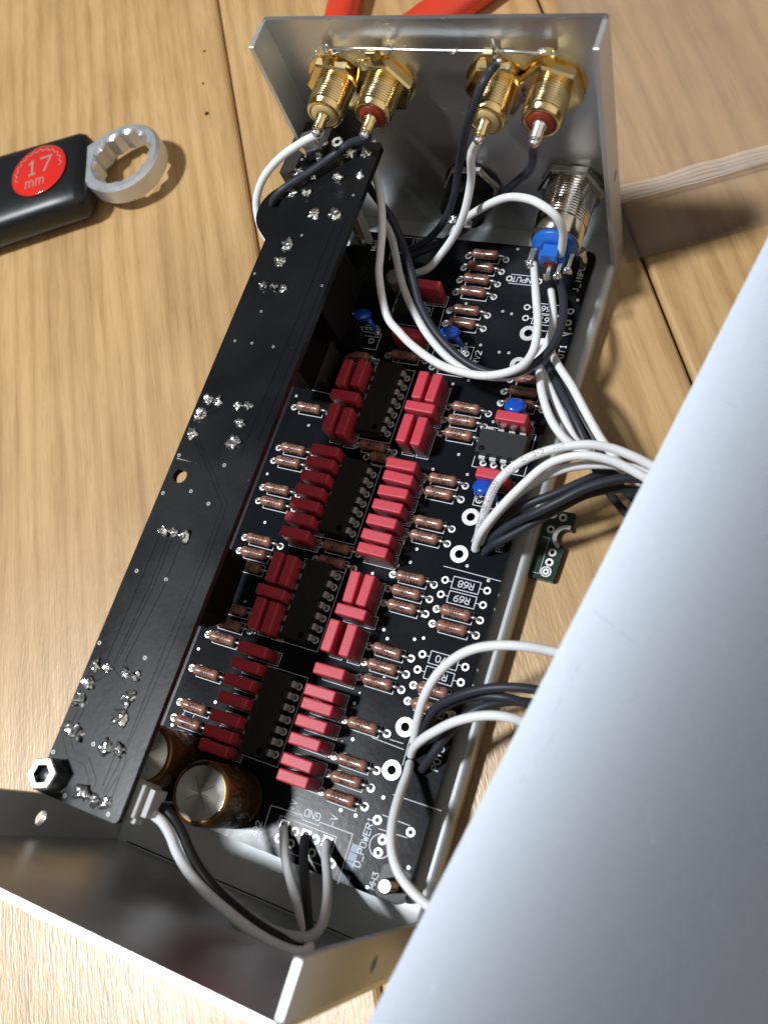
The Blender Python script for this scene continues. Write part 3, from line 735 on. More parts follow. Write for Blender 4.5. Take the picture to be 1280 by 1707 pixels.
# --- blue disc capacitors
def bluecap(px, py, z, tilt):
    p = W(px, py, z); m = MB(); prof = []
    for k in range(13):
        a = -math.pi/2+math.pi*k/12; prof.append((max(2.55*math.cos(a), .02), 1.25*math.sin(a)))
    m.lathe(prof, axis=(0, math.sin(tilt), math.cos(tilt)), seg=24)
    o = build('blue_capacitor', m, BLUE, mbd, loc=(p.x, p.y, z))
    m = MB(); m.tube([(-1.2, -.4, -.6), (-2.0, -1.1, -2.0), (-2.0, -1.3, BT-z-.4)], .45, 8, radii=[.8, .55, .3])
    m.tube([(1.2, -.4, -.6), (2.6, -1.1, -2.4), (2.9, -1.3, BT-z-.4)], .45, 8, radii=[.9, .6, .3]); build('coated_lead', m, BLUE, o)
    for xx in (-2.0, 2.9): inst('solder_pad', PADD, mbd, loc=(p.x+xx, p.y-1.3, Z)); inst('solder_joint', MOUND, mbd, loc=(p.x+xx, p.y-1.3, Z))
    srect(p.x-3.1, p.y-2.7, p.x+3.6, p.y-.3, .14)
bluecap(859, 676, 16.2, .5); bluecap(807, 811, 16.0, .5); bluecap(749, 554, 15.5, .5); bluecap(603, 524, 15.5, .6)

# --- chips
def chip(cx, cy, npin, rz, name='logic_chip'):
    L = npin*2.54+1.2; o = empty('unused') if False else None
    m = MB(); hw = 3.15
    m.add([(-hw, -L/2, 1.0), (hw, -L/2, 1.0), (hw, L/2, 1.0), (-hw, L/2, 1.0), (-hw-.12, -L/2-.1, 2.2), (hw+.12, -L/2-.1, 2.2), (hw+.12, L/2+.1, 2.2), (-hw-.12, L/2+.1, 2.2),
           (-hw+.2, -L/2+.25, 3.9), (hw-.2, -L/2+.25, 3.9), (hw-.2, L/2-.25, 3.9), (-hw+.2, L/2-.25, 3.9)],
          [(3, 2, 1, 0), (0, 1, 5, 4), (1, 2, 6, 5), (2, 3, 7, 6), (3, 0, 4, 7), (4, 5, 9, 8), (5, 6, 10, 9), (6, 7, 11, 10), (7, 4, 8, 11), (8, 9, 10, 11)])
    o = build(name, m, CHIP, mbd, loc=(cx, cy, BT), rz=rz)
    build('pin_one_mark', MB().lathe([(.75, 3.9), (.7, 3.93), (.02, 3.91)], (1.9, -L/2+1.6, 0), seg=16), BLACKS, o)
    for s in (-1, 1):
        for k in range(npin):
            y = (k-(npin-1)/2)*2.54; inst('chip_pin', PIN[0 if s > 0 else 1], o, loc=(0, y, 0))
            x = s*4.0*math.cos(rz)-y*math.sin(rz); yy = s*4.0*math.sin(rz)+y*math.cos(rz)
    return o
PIN = []; PINM = simple('dull_tin', (.62, .61, .60), .36, .35)
for s in (1, -1):
    m = MB(); m.box(s*3.50, 0, 2.45, .95, 1.4, .26); m.box(s*3.86, 0, 1.75, .24, 1.4, 1.1); m.box(s*3.86, 0, .6, .24, .55, 1.4)
    PIN.append(m.data('chip_pin', PINM))
SOCK = MB().ring(0, 0, .02, .84, .42, .08, 16).data('solder_pad', PADM)
def dip(cx, cy, npin, rz, name='logic_chip'):
    o = chip(cx, cy, npin, rz, name)
    for s in (-1, 1):
        for k in range(npin): inst('solder_pad', SOCK, o, loc=(s*3.95, (k-(npin-1)/2)*2.54, 0))
    L = npin*2.54+2.2
    if rz == 0: srect(cx-5.3, cy-L/2, cx+5.3, cy+L/2, .14)
    else: srect(cx-L/2, cy-5.2, cx+L/2, cy+5.2, .14)
for a, b in (((678, 629), (646.5, 721)), ((621.9, 791.3), (588.4, 888)), ((564, 961), (527.5, 1067.5)), ((497.8, 1144), (461, 1259.7))):
    p, q = W(*a, BT+.8), W(*b, BT+.8); dip(-7.15, (p.y+q.y)/2, 7, 0)
dip(25.6, 21.2, 4, -math.pi/2, 'amplifier_chip')
p = W(716, 500, BT+.8); dip(p.x-4.0, p.y-1.2, 4, 0, 'amplifier_chip')

# --- big electrolytic capacitors standing on the board
def can(cx, cy, r, h, mat, topm, name='electrolytic_capacitor', z=BT, prints=True):
    m = MB(); m.lathe([(r*.96, 0), (r, .5), (r, 1.6), (r*.965, 2.1), (r, 2.6), (r, h-.7), (r*.97, h-.2), (r*.86, h), (r*.83, h-.05)], seg=40)
    o = build(name, m, mat, mbd, loc=(cx, cy, z))
    m = MB(); m.lathe([(r*.84, h-.3), (r*.83, h+.03), (.01, h+.04)], seg=40, cap=False); build('can_top', m, topm, o)
    if prints:
        m = MB(); m.box(0, 0, h+.05, r*1.1, .10, .05, .7); m.box(0, 0, h+.05, r*1.1, .10, .05, .7+math.pi/2); m.box(0, 0, h+.05, r*.7, .10, .05, -.1); build('vent_score', m, simple('score_dark', (.12, .12, .12), .5, .8), o)
        m = MB()
        for j, t in enumerate(('FW', '100UF', '105 C', '35V')):
            for i, st in enumerate(strokes(t, 1.7)):
                for a, b in zip(st[:-1], st[1:]):
                    d = Vector((b[0]-a[0], b[1]-a[1]))
                    if d.length < 1e-6: continue
                    n_ = Vector((-d.y, d.x)).normalized()*.13; quad = []
                    for qx, qy in ((a[0]+n_.x, a[1]+n_.y), (b[0]+n_.x, b[1]+n_.y), (b[0]-n_.x, b[1]-n_.y), (a[0]-n_.x, a[1]-n_.y)):
                        t_ = R(-75)+R(48)*j+qy/r; quad.append(((r+.03)*math.cos(t_), (r+.03)*math.sin(t_), h/2+.8-qx))
                    m.add(quad, [(0, 1, 2, 3)])
        build('marking', m, INK, o)
    return o
can(-8.6, -69.3, 6.4, 16.5, SLEEVE, CANTOP)
can(-23.9, -66.2, 6.4, 16.5, SLEEVE, CANTOP)
p = W(552, 530, 22); can(p.x, p.y, 5.0, 13, BLACKS, BLACKS, prints=False)
p = W(585, 445, 24); can(p.x, p.y, 6.2, 15, BLACKS, BLACKS, prints=False)
# round trimmer
p = W(656, 458, 15); o = build('trimmer', MB().lathe([(2.9, 0), (2.9, 2.2), (2.5, 3.2), (2.0, 3.3)], seg=8, smooth=False), BRASS, mbd, loc=(p.x, p.y, BT))
build('trimmer_disc', MB().lathe([(2.1, 3.2), (2.1, 4.6), (1.9, 4.8), (.02, 4.85)], seg=28), GREYDISC, o)
# plain empty holes of two trimmers (RV1, RV2)
p = W(604, 566, BT); srect(p.x-4.6, p.y-2.3, p.x+4.6, p.y+2.3, .15)
for k in (-1, 0, 1): inst('solder_pad', PADD, mbd, loc=(p.x+k*2.54, p.y, Z))
p = W(753, 590, BT); srect(p.x-4.8, p.y-2.8, p.x+5.0, p.y+2.6, .15)
for k in (-1, 0, 1): inst('solder_pad', PADD, mbd, loc=(p.x+k*2.54+1.0, p.y+.6, Z))
# voltage regulator standing in the shade of the upper board
a = W(538, 580, 20); m = MB(); m.rbox(a.x, a.y, BT+5.5, 3.2, 12.5, 8.5, .3); build('voltage_regulator', m, GREYBOX, mbd)

# --- threaded studs at two corners
def stud(x, y, h):
    pr = [(1.5, 0)]; z_ = .1
    while z_ < h-.5: pr += [(1.5, z_), (1.28, z_+.22)]; z_ += .45
    pr += [(1.42, h-.3), (1.15, h)]
    o = build('threaded_stud', MB().lathe(pr, seg=20), STEEL, mbd, loc=(x, y, BT))
stud(30.4, 72.9, 5.0); stud(30.2, -74.0, 6.2)
m = MB().prism(rrect(27.0, -76.9, 33.2, -70.6, 1.0), 0, .05); build('keepout_patch', m, PCB2, mbd, loc=(0, 0, BT+.005))

# --- power pads, led pads
for a, b in ((474, 1376), (510, 1393), (545.5, 1404)):
    p = W(a, b, BT); m = MB(); m.box(0, 0, .04, 2.1, 2.1, .07); o = build('square_pad', m, PADM, mbd, loc=(p.x, p.y, Z)); inst('solder_joint', MOUND, o, scale=(1.2, 1.2, 1.2))
for a, b in ((492, 1387), (526, 1400), (484.5, 1407), (520, 1422), (629, 1367.6), (684.4, 1388), (637.6, 1401), (630.5, 1422), (465, 1398), (553, 1440)):
    p = W(a, b, BT); inst('solder_pad', PADD, mbd, loc=(p.x, p.y, Z), scale=(1.1, 1.1, 1))
p = W(474, 1376, BT); q = W(545.5, 1404, BT); srect(p.x-1.5, p.y-4.6, q.x+1.6, p.y+1.5)
def pl(*pp, w=.16): silk.strip([W(a, b, BT)[:2] for a, b in pp], w, Z, .04)
pl((452, 1343), (503, 1359), (505, 1367), (531, 1377), (533, 1371), (588, 1391), (563, 1474)); pl((452, 1343), (441, 1378))
pl((638, 1359), (683, 1377)); pl((631, 1382), (678, 1397))
p = W(634, 1411, BT); m = MB().ring(p.x, p.y, 0, 2.4, 2.2, .04, 28); silk.v += [(v[0], v[1], v[2]+Z) for v in m.v]; silk.f += [tuple(i+len(silk.v)-len(m.v) for i in f) for f in m.f]; silk.sm += m.sm
for ln in (((740, 944), (834, 969)), ((655, 1325), (735, 1352)), ((620, 1230), (673, 1250)), ((650, 1233), (672, 1240)), ((683, 1233), (671, 1276)), ((786, 903), (795, 880)),
           ((935, 560), (954, 556)), ((900, 551), (954, 556)), ((886, 575), (894, 600)), ((645, 655), (665, 600)), ((520, 650), (552, 657)), ((640, 395), (632, 430)),
           ((657, 397), (649, 433)), ((690, 398), (682, 425)), ((697, 398), (689, 425)), ((710, 400), (703, 423)), ((300, 1196), (315, 1180)), ((315, 1205), (326, 1190)), ((312, 1183), (345, 1192)), ((306, 1193), (340, 1204)),
           ((740, 516), (725, 570)), ((670, 394), (748, 403))): pl(*ln, w=.14)
# barcode-like grey strip near the connector
m = MB()
for k in range(3): m.box(0, -k*1.75, 0, 1.8, 1.55, .04)
for k in range(4): m.box(-.8+k*.5, -6.0, 0, .2, 1.4, .04)
p = W(592, 1415, BT); build('printed_patch', m, simple('grey_blue_print', (.30, .36, .46), .5), mbd, loc=(p.x, p.y, Z), rz=0)
build('silkscreen', silk, SILK, mbd)

# --- small vias over the main board
for a, b in ((494, 660), (514.6, 709), (445.6, 790), (441.6, 871), (408.6, 1003), (331, 1082), (359, 1171), (764.6, 757.5), (721.7, 782.4), (781, 634),
             (695, 915.6), (684, 937.5), (621, 956), (640, 1050), (645.6, 1065), (706, 1064), (712, 1210), (588, 1233), (639, 1330), (568, 1351), (593, 1360),
             (612, 1480), (681, 1447), (838, 518.7), (852.7, 523), (832, 587), (848, 588), (814, 968), (778.5, 943.5), (779, 791), (822, 703), (863, 415),
             (963, 500), (922, 495), (777, 573), (801, 575), (566, 571), (950, 548), (777, 506), (287, 1209), (712.7, 1211), (625, 1105), (691, 1066), (755, 640), (640, 1131)):
    p = W(a, b, BT); inst('via', VIA, mbd, loc=(p.x, p.y, Z))
# --- faint raised copper tracks
tr = MB()
def trk(*pp, w=.5): tr.strip([W(a, b, BT)[:2] for a, b in pp], w, BT+.002, .045)
trk((806, 509), (842, 492), (895, 494)); trk((800, 520), (840, 501), (893, 506)); trk((806, 545), (838, 522)); trk((812, 551), (850, 525), (870, 532))
trk((598, 1145), (640, 1205)); trk((611, 1142), (628, 1172), (642, 1208)); trk((583, 1240), (626, 1272)); trk((603, 1222), (625, 1268), (636, 1270)); trk((608, 1216), (634, 1262))
trk((820, 512), (790, 600), w=1.2); trk((842, 505), (870, 560), (850, 600)); trk((858, 430), (850, 470)); trk((800, 560), (812, 577), (860, 582), w=.8)
trk((565, 1365), (555, 1400), (558, 1440)); trk((707, 1340), (700, 1390), (690, 1440)); trk((470, 720), (500, 650)); trk((440, 760), (455, 720)); trk((690, 970), (720, 900)); trk((560, 1180), (600, 1240), (610, 1300))
tr2 = build('copper_tracks', tr, PCB, mbd); tr2['kind'] = 'stuff'
# chip-side rings of the film capacitors peep out between them
for a, b in ((706, 803), (690, 862), (672, 905), (663, 943), (585, 1047), (625, 1075), (600, 1155), (570, 1236), (548, 1262), (425, 1055), (351, 1052), (590, 1173)):
    p = W(a, b, BT); inst('solder_joint', MOUND, mbd, loc=(p.x, p.y, Z), scale=(.8, .8, .6))

# ================================================================== UPPER STRIP BOARD
UT = 44.5; UX0, UX1, UY0, UY1 = -32.2, -12.7, -77.5, 75.4
ub = empty('power_circuit_board'); tag(ub, 'long narrow black circuit board raised over the left side, solder side up', 'circuit board')
hp = W(299.8, 793, UT)
plate('board', rrect(UX0, UY0, UX1, UY1, 1.0), [(hp.x, hp.y, 1.6), (-29.0, 72.6, 1.5), (-29.0, -73.8, 1.5)], 1.6, PCB2, ub, Matrix.Translation((0, 0, UT-1.6)))
for (sx, sy) in ((-29.0, 72.6), (-29.0, -73.8)):
    build('standoff', MB().lathe([(2.7, 0), (2.7, UT-1.6-BT)], seg=6, smooth=False), NICKEL, ub, loc=(sx, sy, BT+.02))
# hexagonal spacers standing on top
def hexspacer(x, y, mat, dark, rot):
    o = build('hex_spacer', MB().lathe([(3.2, 0), (3.2, 3.1), (2.95, 3.4), (1.85, 3.4), (1.75, 3.1)], seg=6, smooth=False, cap=False, rot=rot), mat, ub, loc=(x, y, UT+.02))
    build('screw_tip', MB().lathe([(1.8, .3), (1.8, 2.0), (1.3, 2.3), (.02, 2.35)], seg=20), dark, o)
hexspacer(-29.6, -73.9, STEEL, BLACKP, .35)
o = build('hex_spacer', MB().lathe([(3.3, 0), (3.5, .5), (3.5, 2.2), (3.0, 3.6), (2.2, 4.2), (.02, 4.4)], seg=6, smooth=False, rot=.5), GLASSY, ub, loc=(-28.9, 72.2, UT+.02))
build('screw_tip', MB().lathe([(1.5, 0), (1.5, 1.6), (.02, 1.7)], seg=16), STEEL, o)
p = W(562, 236, UT); build('ring_pad', MB().lathe([(1.45, 0), (1.45, .08), (.65, .08), (.65, 0)], seg=8, smooth=False, cap=False), PADM, ub, loc=(p.x, p.y, UT+.01))
bpos = [(584, 257, 1.1), (609, 256, 1.0), (533.5, 268, .8), (500, 291, 1.2), (523, 296, .5), (563, 296, .9), (600, 292, .8), (488, 323, .8), (511, 322, 1.0), (524, 356, 1.1), (559, 357, 1.15),
        (480, 407, 1.1), (466, 437, 1.05), (439, 477, .8), (456, 478, .7), (472.6, 481, .8), (348, 666, .95), (364, 669, .85), (335, 691, 1.15), (321, 724, .95), (396, 676, .8), (413, 676, .8),
        (400.5, 705, .9), (389, 738, 1.15), (275, 886, 1.05), (290, 888, .85), (308, 894, 1.1), (159.5, 1110, .95), (179.4, 1112.5, .85), (148, 1139, 1.1), (134, 1168, 1.0), (209, 1124, .85), (227, 1128, .9),
        (214.6, 1164, 1.15), (200.5, 1195.6, 1.25), (114.5, 1217, .95), (130, 1224, 1.05), (176, 1247, 1.15), (199, 1253, 1.0), (139.6, 1323, 1.15), (158, 1335, .9), (176.6, 1338.6, .95), (134, 1158, .6), (128, 1214, .6)]
for a, b, s_ in bpos:
    p = W(a, b, UT); inst('solder_joint', random.choice(BLOBS), ub, loc=(p.x, p.y, UT+.03), rz=random.random()*6.28, scale=(s_*.98, s_*.98, s_*random.uniform(.8, 1.5)))
VIAU = MB().ring(0, 0, 0, .44, .22, .07, 14).data('via', simple('dim_tin', (.40, .40, .40), .5, .4))
for a, b in ((624, 235), (503.5, 265.5), (589, 325), (503, 392), (424.5, 456), (435.5, 519), (536, 476), (391.6, 568), (420, 572), (455.6, 578), (298.6, 759), (374, 775.5), (272, 822), (347.6, 840),
             (318.5, 819), (228, 952), (277, 966), (166, 1072), (242, 1097), (156, 1241), (89, 1254), (108.4, 1327), (180.6, 1358)):
    p = W(a, b, UT); inst('via', VIAU, ub, loc=(p.x, p.y, UT+.01), scale=(.9, .9, 1) if b > 600 else (.7, .7, 1))
# raised tracks seen as fine ridges
tr = MB()
def trk2(*pp, w=.17): tr.strip([W(a, b, UT)[:2] for a, b in pp], w, UT+.002, .085)
trk2((265, 895), (236, 962), (177, 1101)); trk2((281, 893), (252, 970), (190, 1105), (191, 1118), (209, 1140)); trk2((287, 897), (257, 975), (194, 1105)); trk2((303, 900), (270, 985), (209, 1100), (214, 1120))
trk2((325, 737), (359, 815), (369, 842), (337, 935), (272, 1085), (210, 1242)); trk2((333, 735), (373, 830), (379, 838), (345, 935), (283, 1085), (212, 1246)); trk2((330, 735), (362, 828))
trk2((209, 1255), (208, 1275), (176, 1326)); trk2((203, 1262), (171, 1325)); trk2((190, 1262), (171, 1310)); trk2((209, 1268), (186, 1330))
trk2((104, 1230), (112, 1262), (140, 1276), (148, 1300), (143, 1318)); trk2((118, 1236), (122, 1251), (148, 1263), (160, 1300), (155, 1316)); trk2((170, 1115), (142, 1132)); trk2((179, 1124), (154, 1140)); trk2((130, 1183), (118, 1207)); trk2((140, 1180), (128, 1208))
trk2((342, 681), (361, 671)); trk2((346, 691), (366, 681)); trk2((391, 727), (407, 717)); trk2((398, 736), (416, 726)); trk2((292, 765), (329, 773)); trk2((220, 1130), (232, 1150), (219, 1160))
trk2((530, 292), (600, 292)); trk2((515, 330), (540, 315), (580, 318)); trk2((560, 367), (500, 520), (400, 760)); trk2((575, 365), (515, 530), (430, 735))
build('copper_tracks', tr, PCB2, ub)['kind'] = 'stuff'
silk2 = MB(); p0, p1 = W(148, 1322-2, UT), W(0, 0, UT)
def pl2(*pp): silk2.strip([W(a, b, UT)[:2] for a, b in pp], .14, UT+.02, .03)
pl2((103, 1321), (109, 1315)); pl2((295, 764), (328, 773)); build('silkscreen', silk2, GREENSILK, ub)
# parts hanging under it
def under(name, x0, x1, y0, y1, z0, mat):
    m = MB(); m.box((x0+x1)/2, (y0+y1)/2, (z0+UT-1.7)/2, abs(x1-x0), abs(y1-y0), UT-1.7-z0); return build(name, m, mat, ub)
p = W(528, 560, 30); q = W(521, 650, 22)
under('relay', -31.5, q.x, q.y, q.y+15.5, 22, BLACKS)
q1, q2 = W(323, 1064, 36), W(372, 1048, 20)
m = MB().prism([(-30, q2.y-1.0), (q2.x-4, q2.y-1.0), (q2.x, q2.y+1.5), (q2.x-.5, q2.y+16), (-30, q2.y+16)], 20, UT-1.7); build('relay', m, BLACKS, ub)
p = W(473, 300, 40); m = MB().prism([(p.x, p.y), (p.x+9, p.y), (p.x+9, p.y+15), (p.x, p.y+15)], 27, UT-1.8); build('film_capacitor', m, GREYBOX, ub)
p = W(482, 362, 40); build('electrolytic_capacitor', MB().lathe([(7.6, 14), (8.0, 15), (8.0, 32.4), (7.4, 32.8)], seg=36), BLACKS, ub, loc=(-31.0, p.y, BT))
under('transformer_block', -30, -15, 34, 50, 26, BLACKS)
# white connector at the near end
m = MB(); p = W(222, 1343, 41)
m.rbox(-13.6, -72.8, 39.6, 5.0, 6.2, 5.6, .3); m.box(-10.4, -72.7, 39.0, 1.5, 5.0, 4.4); m.box(-12.6, -76.3, 40.6, 3.2, .9, 2.4)
build('wire_connector', m, WHITEP, ub)

# ================================================================== WIRES
def catmull(P, sub=8):
    out = []; n = len(P)
    for i in range(n-1):
        p0, p1, p2, p3 = P[max(i-1, 0)], P[i], P[i+1], P[min(i+2, n-1)]
        for k in range(sub):
            t = k/sub; out.append(.5*((2*p1)+(-p0+p2)*t+(2*p0-5*p1+4*p2-p3)*t*t+(-p0+3*p1-3*p2+p3)*t**3))
    out.append(P[-1]); return out
def wire(name, label, spec, mat=None, r=.93, group=None, text=None):
    P = []
    for s_ in spec:
        if len(s_) == 3: P.append(W(*s_))
        elif s_[0] == 'y': P.append(WY(s_[1], s_[2], s_[3]))
        elif s_[0] == 'p': P.append(Vector(s_[1:]))
    C = catmull(P)
    m = MB().tube(C, r, 14); o = build(name, m, mat, None); tag(o, label, 'wire', group)
    # bare tinned ends
    for e, d in ((C[0], C[0]-C[1]), (C[-1], C[-1]-C[-2])):
        d = d.normalized(); build('wire_end', MB().tube([e-d*.4, e+d*.5, e+d*1.1], .5, 8, radii=[.5, .55, .3]), SOLDER, o)
    if text:
        m = MB(); txt, s0 = text; L = [0]
        for i in range(1, len(C)): L.append(L[-1]+(C[i]-C[i-1]).length)
        def at(s):
            for i in range(1, len(C)):
                if L[i] >= s: t = (s-L[i-1])/(L[i]-L[i-1]); return C[i-1].lerp(C[i], t), (C[i]-C[i-1]).normalized()
            return C[-1], (C[-1]-C[-2]).normalized()
        h = .85; k = h/6
        for i, c in enumerate(txt):
            p, T = at(s0+i*5.8*k)
            side = Vector((0, 0, 1)).cross(T).normalized(); up = T.cross(side).normalized()
            for st in G.get(c, []):
                for a, b in zip(st[:-1], st[1:]):
                    d = Vector((b[0]-a[0], b[1]-a[1]))
                    if d.length < 1e-6: continue
                    n_ = Vector((-d.y, d.x)).normalized()*.55; quad = []
                    for qx, qy in ((a[0]+n_.x, a[1]+n_.y), (b[0]+n_.x, b[1]+n_.y), (b[0]-n_.x, b[1]-n_.y), (a[0]-n_.x, a[1]-n_.y)):
                        th = ((qy-3)*k)/r-.15; quad.append(p+T*(qx*k)+(side*math.sin(th)+up*math.cos(th))*(r+.02))
                    m.add(quad, [(0, 1, 2, 3)])
        build('marking', m, simple('faint_ink', (.22, .22, .25), .6), o)
    return o
GW = 'wires to the back panel'; GP = 'wires running under the cover'; GS = 'supply wires at the front'
wire('white_wire', 'white wire looping left from the leftmost gold jack, over the bare wood',
     [('p', JX[0], 70.0, JZ), (532, 222, 52), (505, 236, 51), (470, 260, 48.5), (443, 290, 46), (430, 320, 43), (428, 350, 40), (440, 388, 37), (475, 430, 34), (540, 400, 32)], WHITEW, group=GW)
wire('black_wire', 'dark wire from the second gold jack crossing the top of the raised board',
     [('p', JX[1], 69.8, JZ), (612, 229, 51.5), (584, 238, 48.5), (558, 257, 47), (525, 281, 46.4), (488, 304, 46.2), (466, 320, 45.6), (455, 336, 43.6), (457, 352, 40), (480, 375, 35)], BLACKW, group=GW)
wire('white_wire', 'long white wire, outermost of the big loop, ending at the left switch lug',
     [(600, 250, 36), (622, 286, 36), (634, 326, 36), (637, 379, 34), (634, 420, 32), (632, 462, 30), (644, 524, 28), (667, 555, 27), (689, 577, 26), (722, 601, 26), (755, 616, 26), (810, 626, 26), (862, 614, 26), (888, 586, 25), (896, 540, 24), (893, 490, 21.5), (890, 440, 18)], WHITEW, group=GW)
wire('black_wire', 'dark wire beside the long white loop ending at the right switch lug',
     [(596, 280, 33), (613, 308, 33), (630, 333, 32), (651, 362, 30), (672, 408, 27), (689, 466, 25), (701, 509, 24), (728, 556, 23), (771, 599, 22), (814, 620, 22), (862, 621, 22), (909, 591, 22), (934, 548, 21), (939, 500, 20), (929, 455, 18)], BLACKW, group=GW)
wire('white_wire', 'inner white wire of the big loop rising to the middle switch lug',
     [(640, 370, 24), (654, 400, 23), (672, 478, 21), (706, 548, 19), (748, 598, 18), (790, 622, 17.5), (845, 628, 17.5), (886, 610, 18), (911, 575, 18), (922, 535, 18), (918, 484, 17)], WHITEW, group=GW)
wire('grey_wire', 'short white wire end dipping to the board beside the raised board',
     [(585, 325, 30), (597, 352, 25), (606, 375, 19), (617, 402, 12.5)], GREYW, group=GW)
wire('white_wire', 'white wire hanging from the third gold jack down to the trimmer',
     [('p', JX[2], 69.6, JZ-.4), (790, 246, 49), (785, 262, 46), (785, 300, 38), (774, 353, 31), (757, 392, 25), (730, 430, 19), (712, 448, 16), (694, 455, 14)], WHITEW, group=GW)
wire('black_wire', 'dark wire from the bare ground wire hanging in front of the third jack',
     [('y', 829, 104, 79.5), (818, 117, 62), (804, 141, 61), (788, 183, 56.5), (774, 225, 49), (765, 275, 37), (757, 325, 29), (742, 365, 22), (722, 391, 17.5), (700, 408, 15), (672, 420, 12.5)], BLACKW, group=GW)
wire('black_wire', 'dark wire from the rightmost gold jack running down-left to the board',
     [('p', JX[3], 69.4, JZ-.6), (889, 248, 49), (887, 272, 45), (878, 288, 40), (860, 303, 36), (826, 334, 29), (794, 363, 22), (767, 387, 18), (735, 405, 15.5), (700, 420, 14), (668, 434, 12)], BLACKW, group=GW)
wire('white_wire', 'white wire arching over the threaded switch barrel to its rear lug',
     [(742, 402, 14), (760, 380, 19), (783, 359, 25), (815, 340, 31), (847, 328.5, 35), (880, 331, 38), (907, 344, 38), (928, 362, 36), (938, 384, 32), (937, 410, 27), (931, 436, 22)], WHITEW, group=GW)
# POT1 bundle
B1 = [
 ('white_wire', 'white wire of the top bundle, outermost on the right, crossing the rail', WHITEW, [(914, 580, 12), (922, 594, 15), (933, 613, 18), (954, 645, 20), (978, 690, 20), (1007, 739, 19), (1050, 790, 17), (1130, 850, 14)]),
 ('white_wire', 'white wire of the top bundle, leftmost, curving down past the blue disc', WHITEW, [(893, 600, 11), (899, 620, 16), (903, 653, 20), (914, 690, 22), (930, 718, 22), (953, 741, 21), (1000, 768, 20), (1090, 800, 18)]),
 ('white_wire', 'white wire of the top bundle, second from the left', WHITEW, [(899, 606, 11), (910, 632, 15), (925, 667, 18), (944, 706, 19), (966, 742, 18), (1010, 776, 17), (1100, 815, 15)]),
 ('black_wire', 'dark wire of the top bundle beside the two white ones', BLACKW, [(906, 598, 11), (925, 633, 16), (946, 674, 18), (970, 724, 18), (985, 765, 16), (1003, 800, 13), (1028, 838, 10), (1060, 868, 8), (1130, 900, 6)]),
 ('black_wire', 'dark wire of the top bundle next to the rightmost white wire', BLACKW, [(917, 596, 11), (937, 632, 15), (957, 675, 17), (990, 732, 16), (1015, 785, 13), (1042, 818, 11), (1075, 845, 9), (1140, 880, 7)]),
 ('white_wire', 'short white wire hooking up from the ring pads below the switch', WHITEW, [(888, 598, 11), (893, 582, 15), (901, 571, 17), (911, 572, 17), (918, 582, 14), (921, 596, 11)])]
for n_, l_, m_, s_ in B1: wire(n_, l_, s_, m_, group=GP)
# POT2 bundle
B2 = [
 ('white_wire', 'uppermost white wire of the middle bundle with grey lettering along it', WHITEW, [(797, 893, 10.5), (800, 878, 14), (809, 849, 19), (823, 814, 24), (845, 787, 27), (881, 763, 29), (929, 747, 30), (979, 741, 30), (1019, 747, 29), (1056, 761, 28), (1090, 778, 27), (1170, 820, 25)]),
 ('white_wire', 'second white wire of the middle bundle, below the lettered one', WHITEW, [(792, 916, 10.5), (795, 903, 13), (806, 881, 17), (831, 850, 21), (868, 812, 25), (907, 778, 27), (945, 762, 28), (982, 760, 28), (1019, 768, 27), (1048, 781, 26), (1080, 799, 25), (1160, 845, 22)]),
 ('white_wire', 'lowest white wire of the middle bundle', WHITEW, [(800, 905, 11), (812, 878, 15), (835, 849, 18.5), (862, 824, 21), (900, 799, 23), (939, 782, 24), (979, 775, 24), (1019, 775, 24), (1059, 781, 23), (1090, 790, 22), (1170, 815, 20)]),
 ('black_wire', 'upper dark wire of the middle bundle, partly behind the lowest white one', BLACKW, [(815, 892, 11), (827, 877, 14), (850, 855, 17), (880, 840, 19), (925, 823, 20), (970, 803, 20), (1010, 788, 19), (1060, 782, 18), (1150, 790, 16)]),
 ('black_wire', 'middle dark wire of the middle bundle, uppermost over the rail', BLACKW, [(813, 904, 11), (828, 891, 15), (856, 872, 18), (890, 856, 21), (929, 837, 23), (975, 814, 24), (1025, 800, 24), (1070, 799, 23), (1160, 815, 20)]),
 ('black_wire', 'lowest dark wire of the middle bundle, above the green board', BLACKW, [(808, 920, 11), (826, 906, 14), (858, 889, 16), (895, 868, 18), (935, 846, 19), (980, 824, 20), (1030, 815, 20), (1080, 822, 18), (1160, 845, 16)])]
for i, (n_, l_, m_, s_) in enumerate(B2): wire(n_, l_, s_, m_, group=GP, text=('E4330 1430 C AWG20  VW-1  CHNG-D  AWM', 3.5) if i == 0 else None)
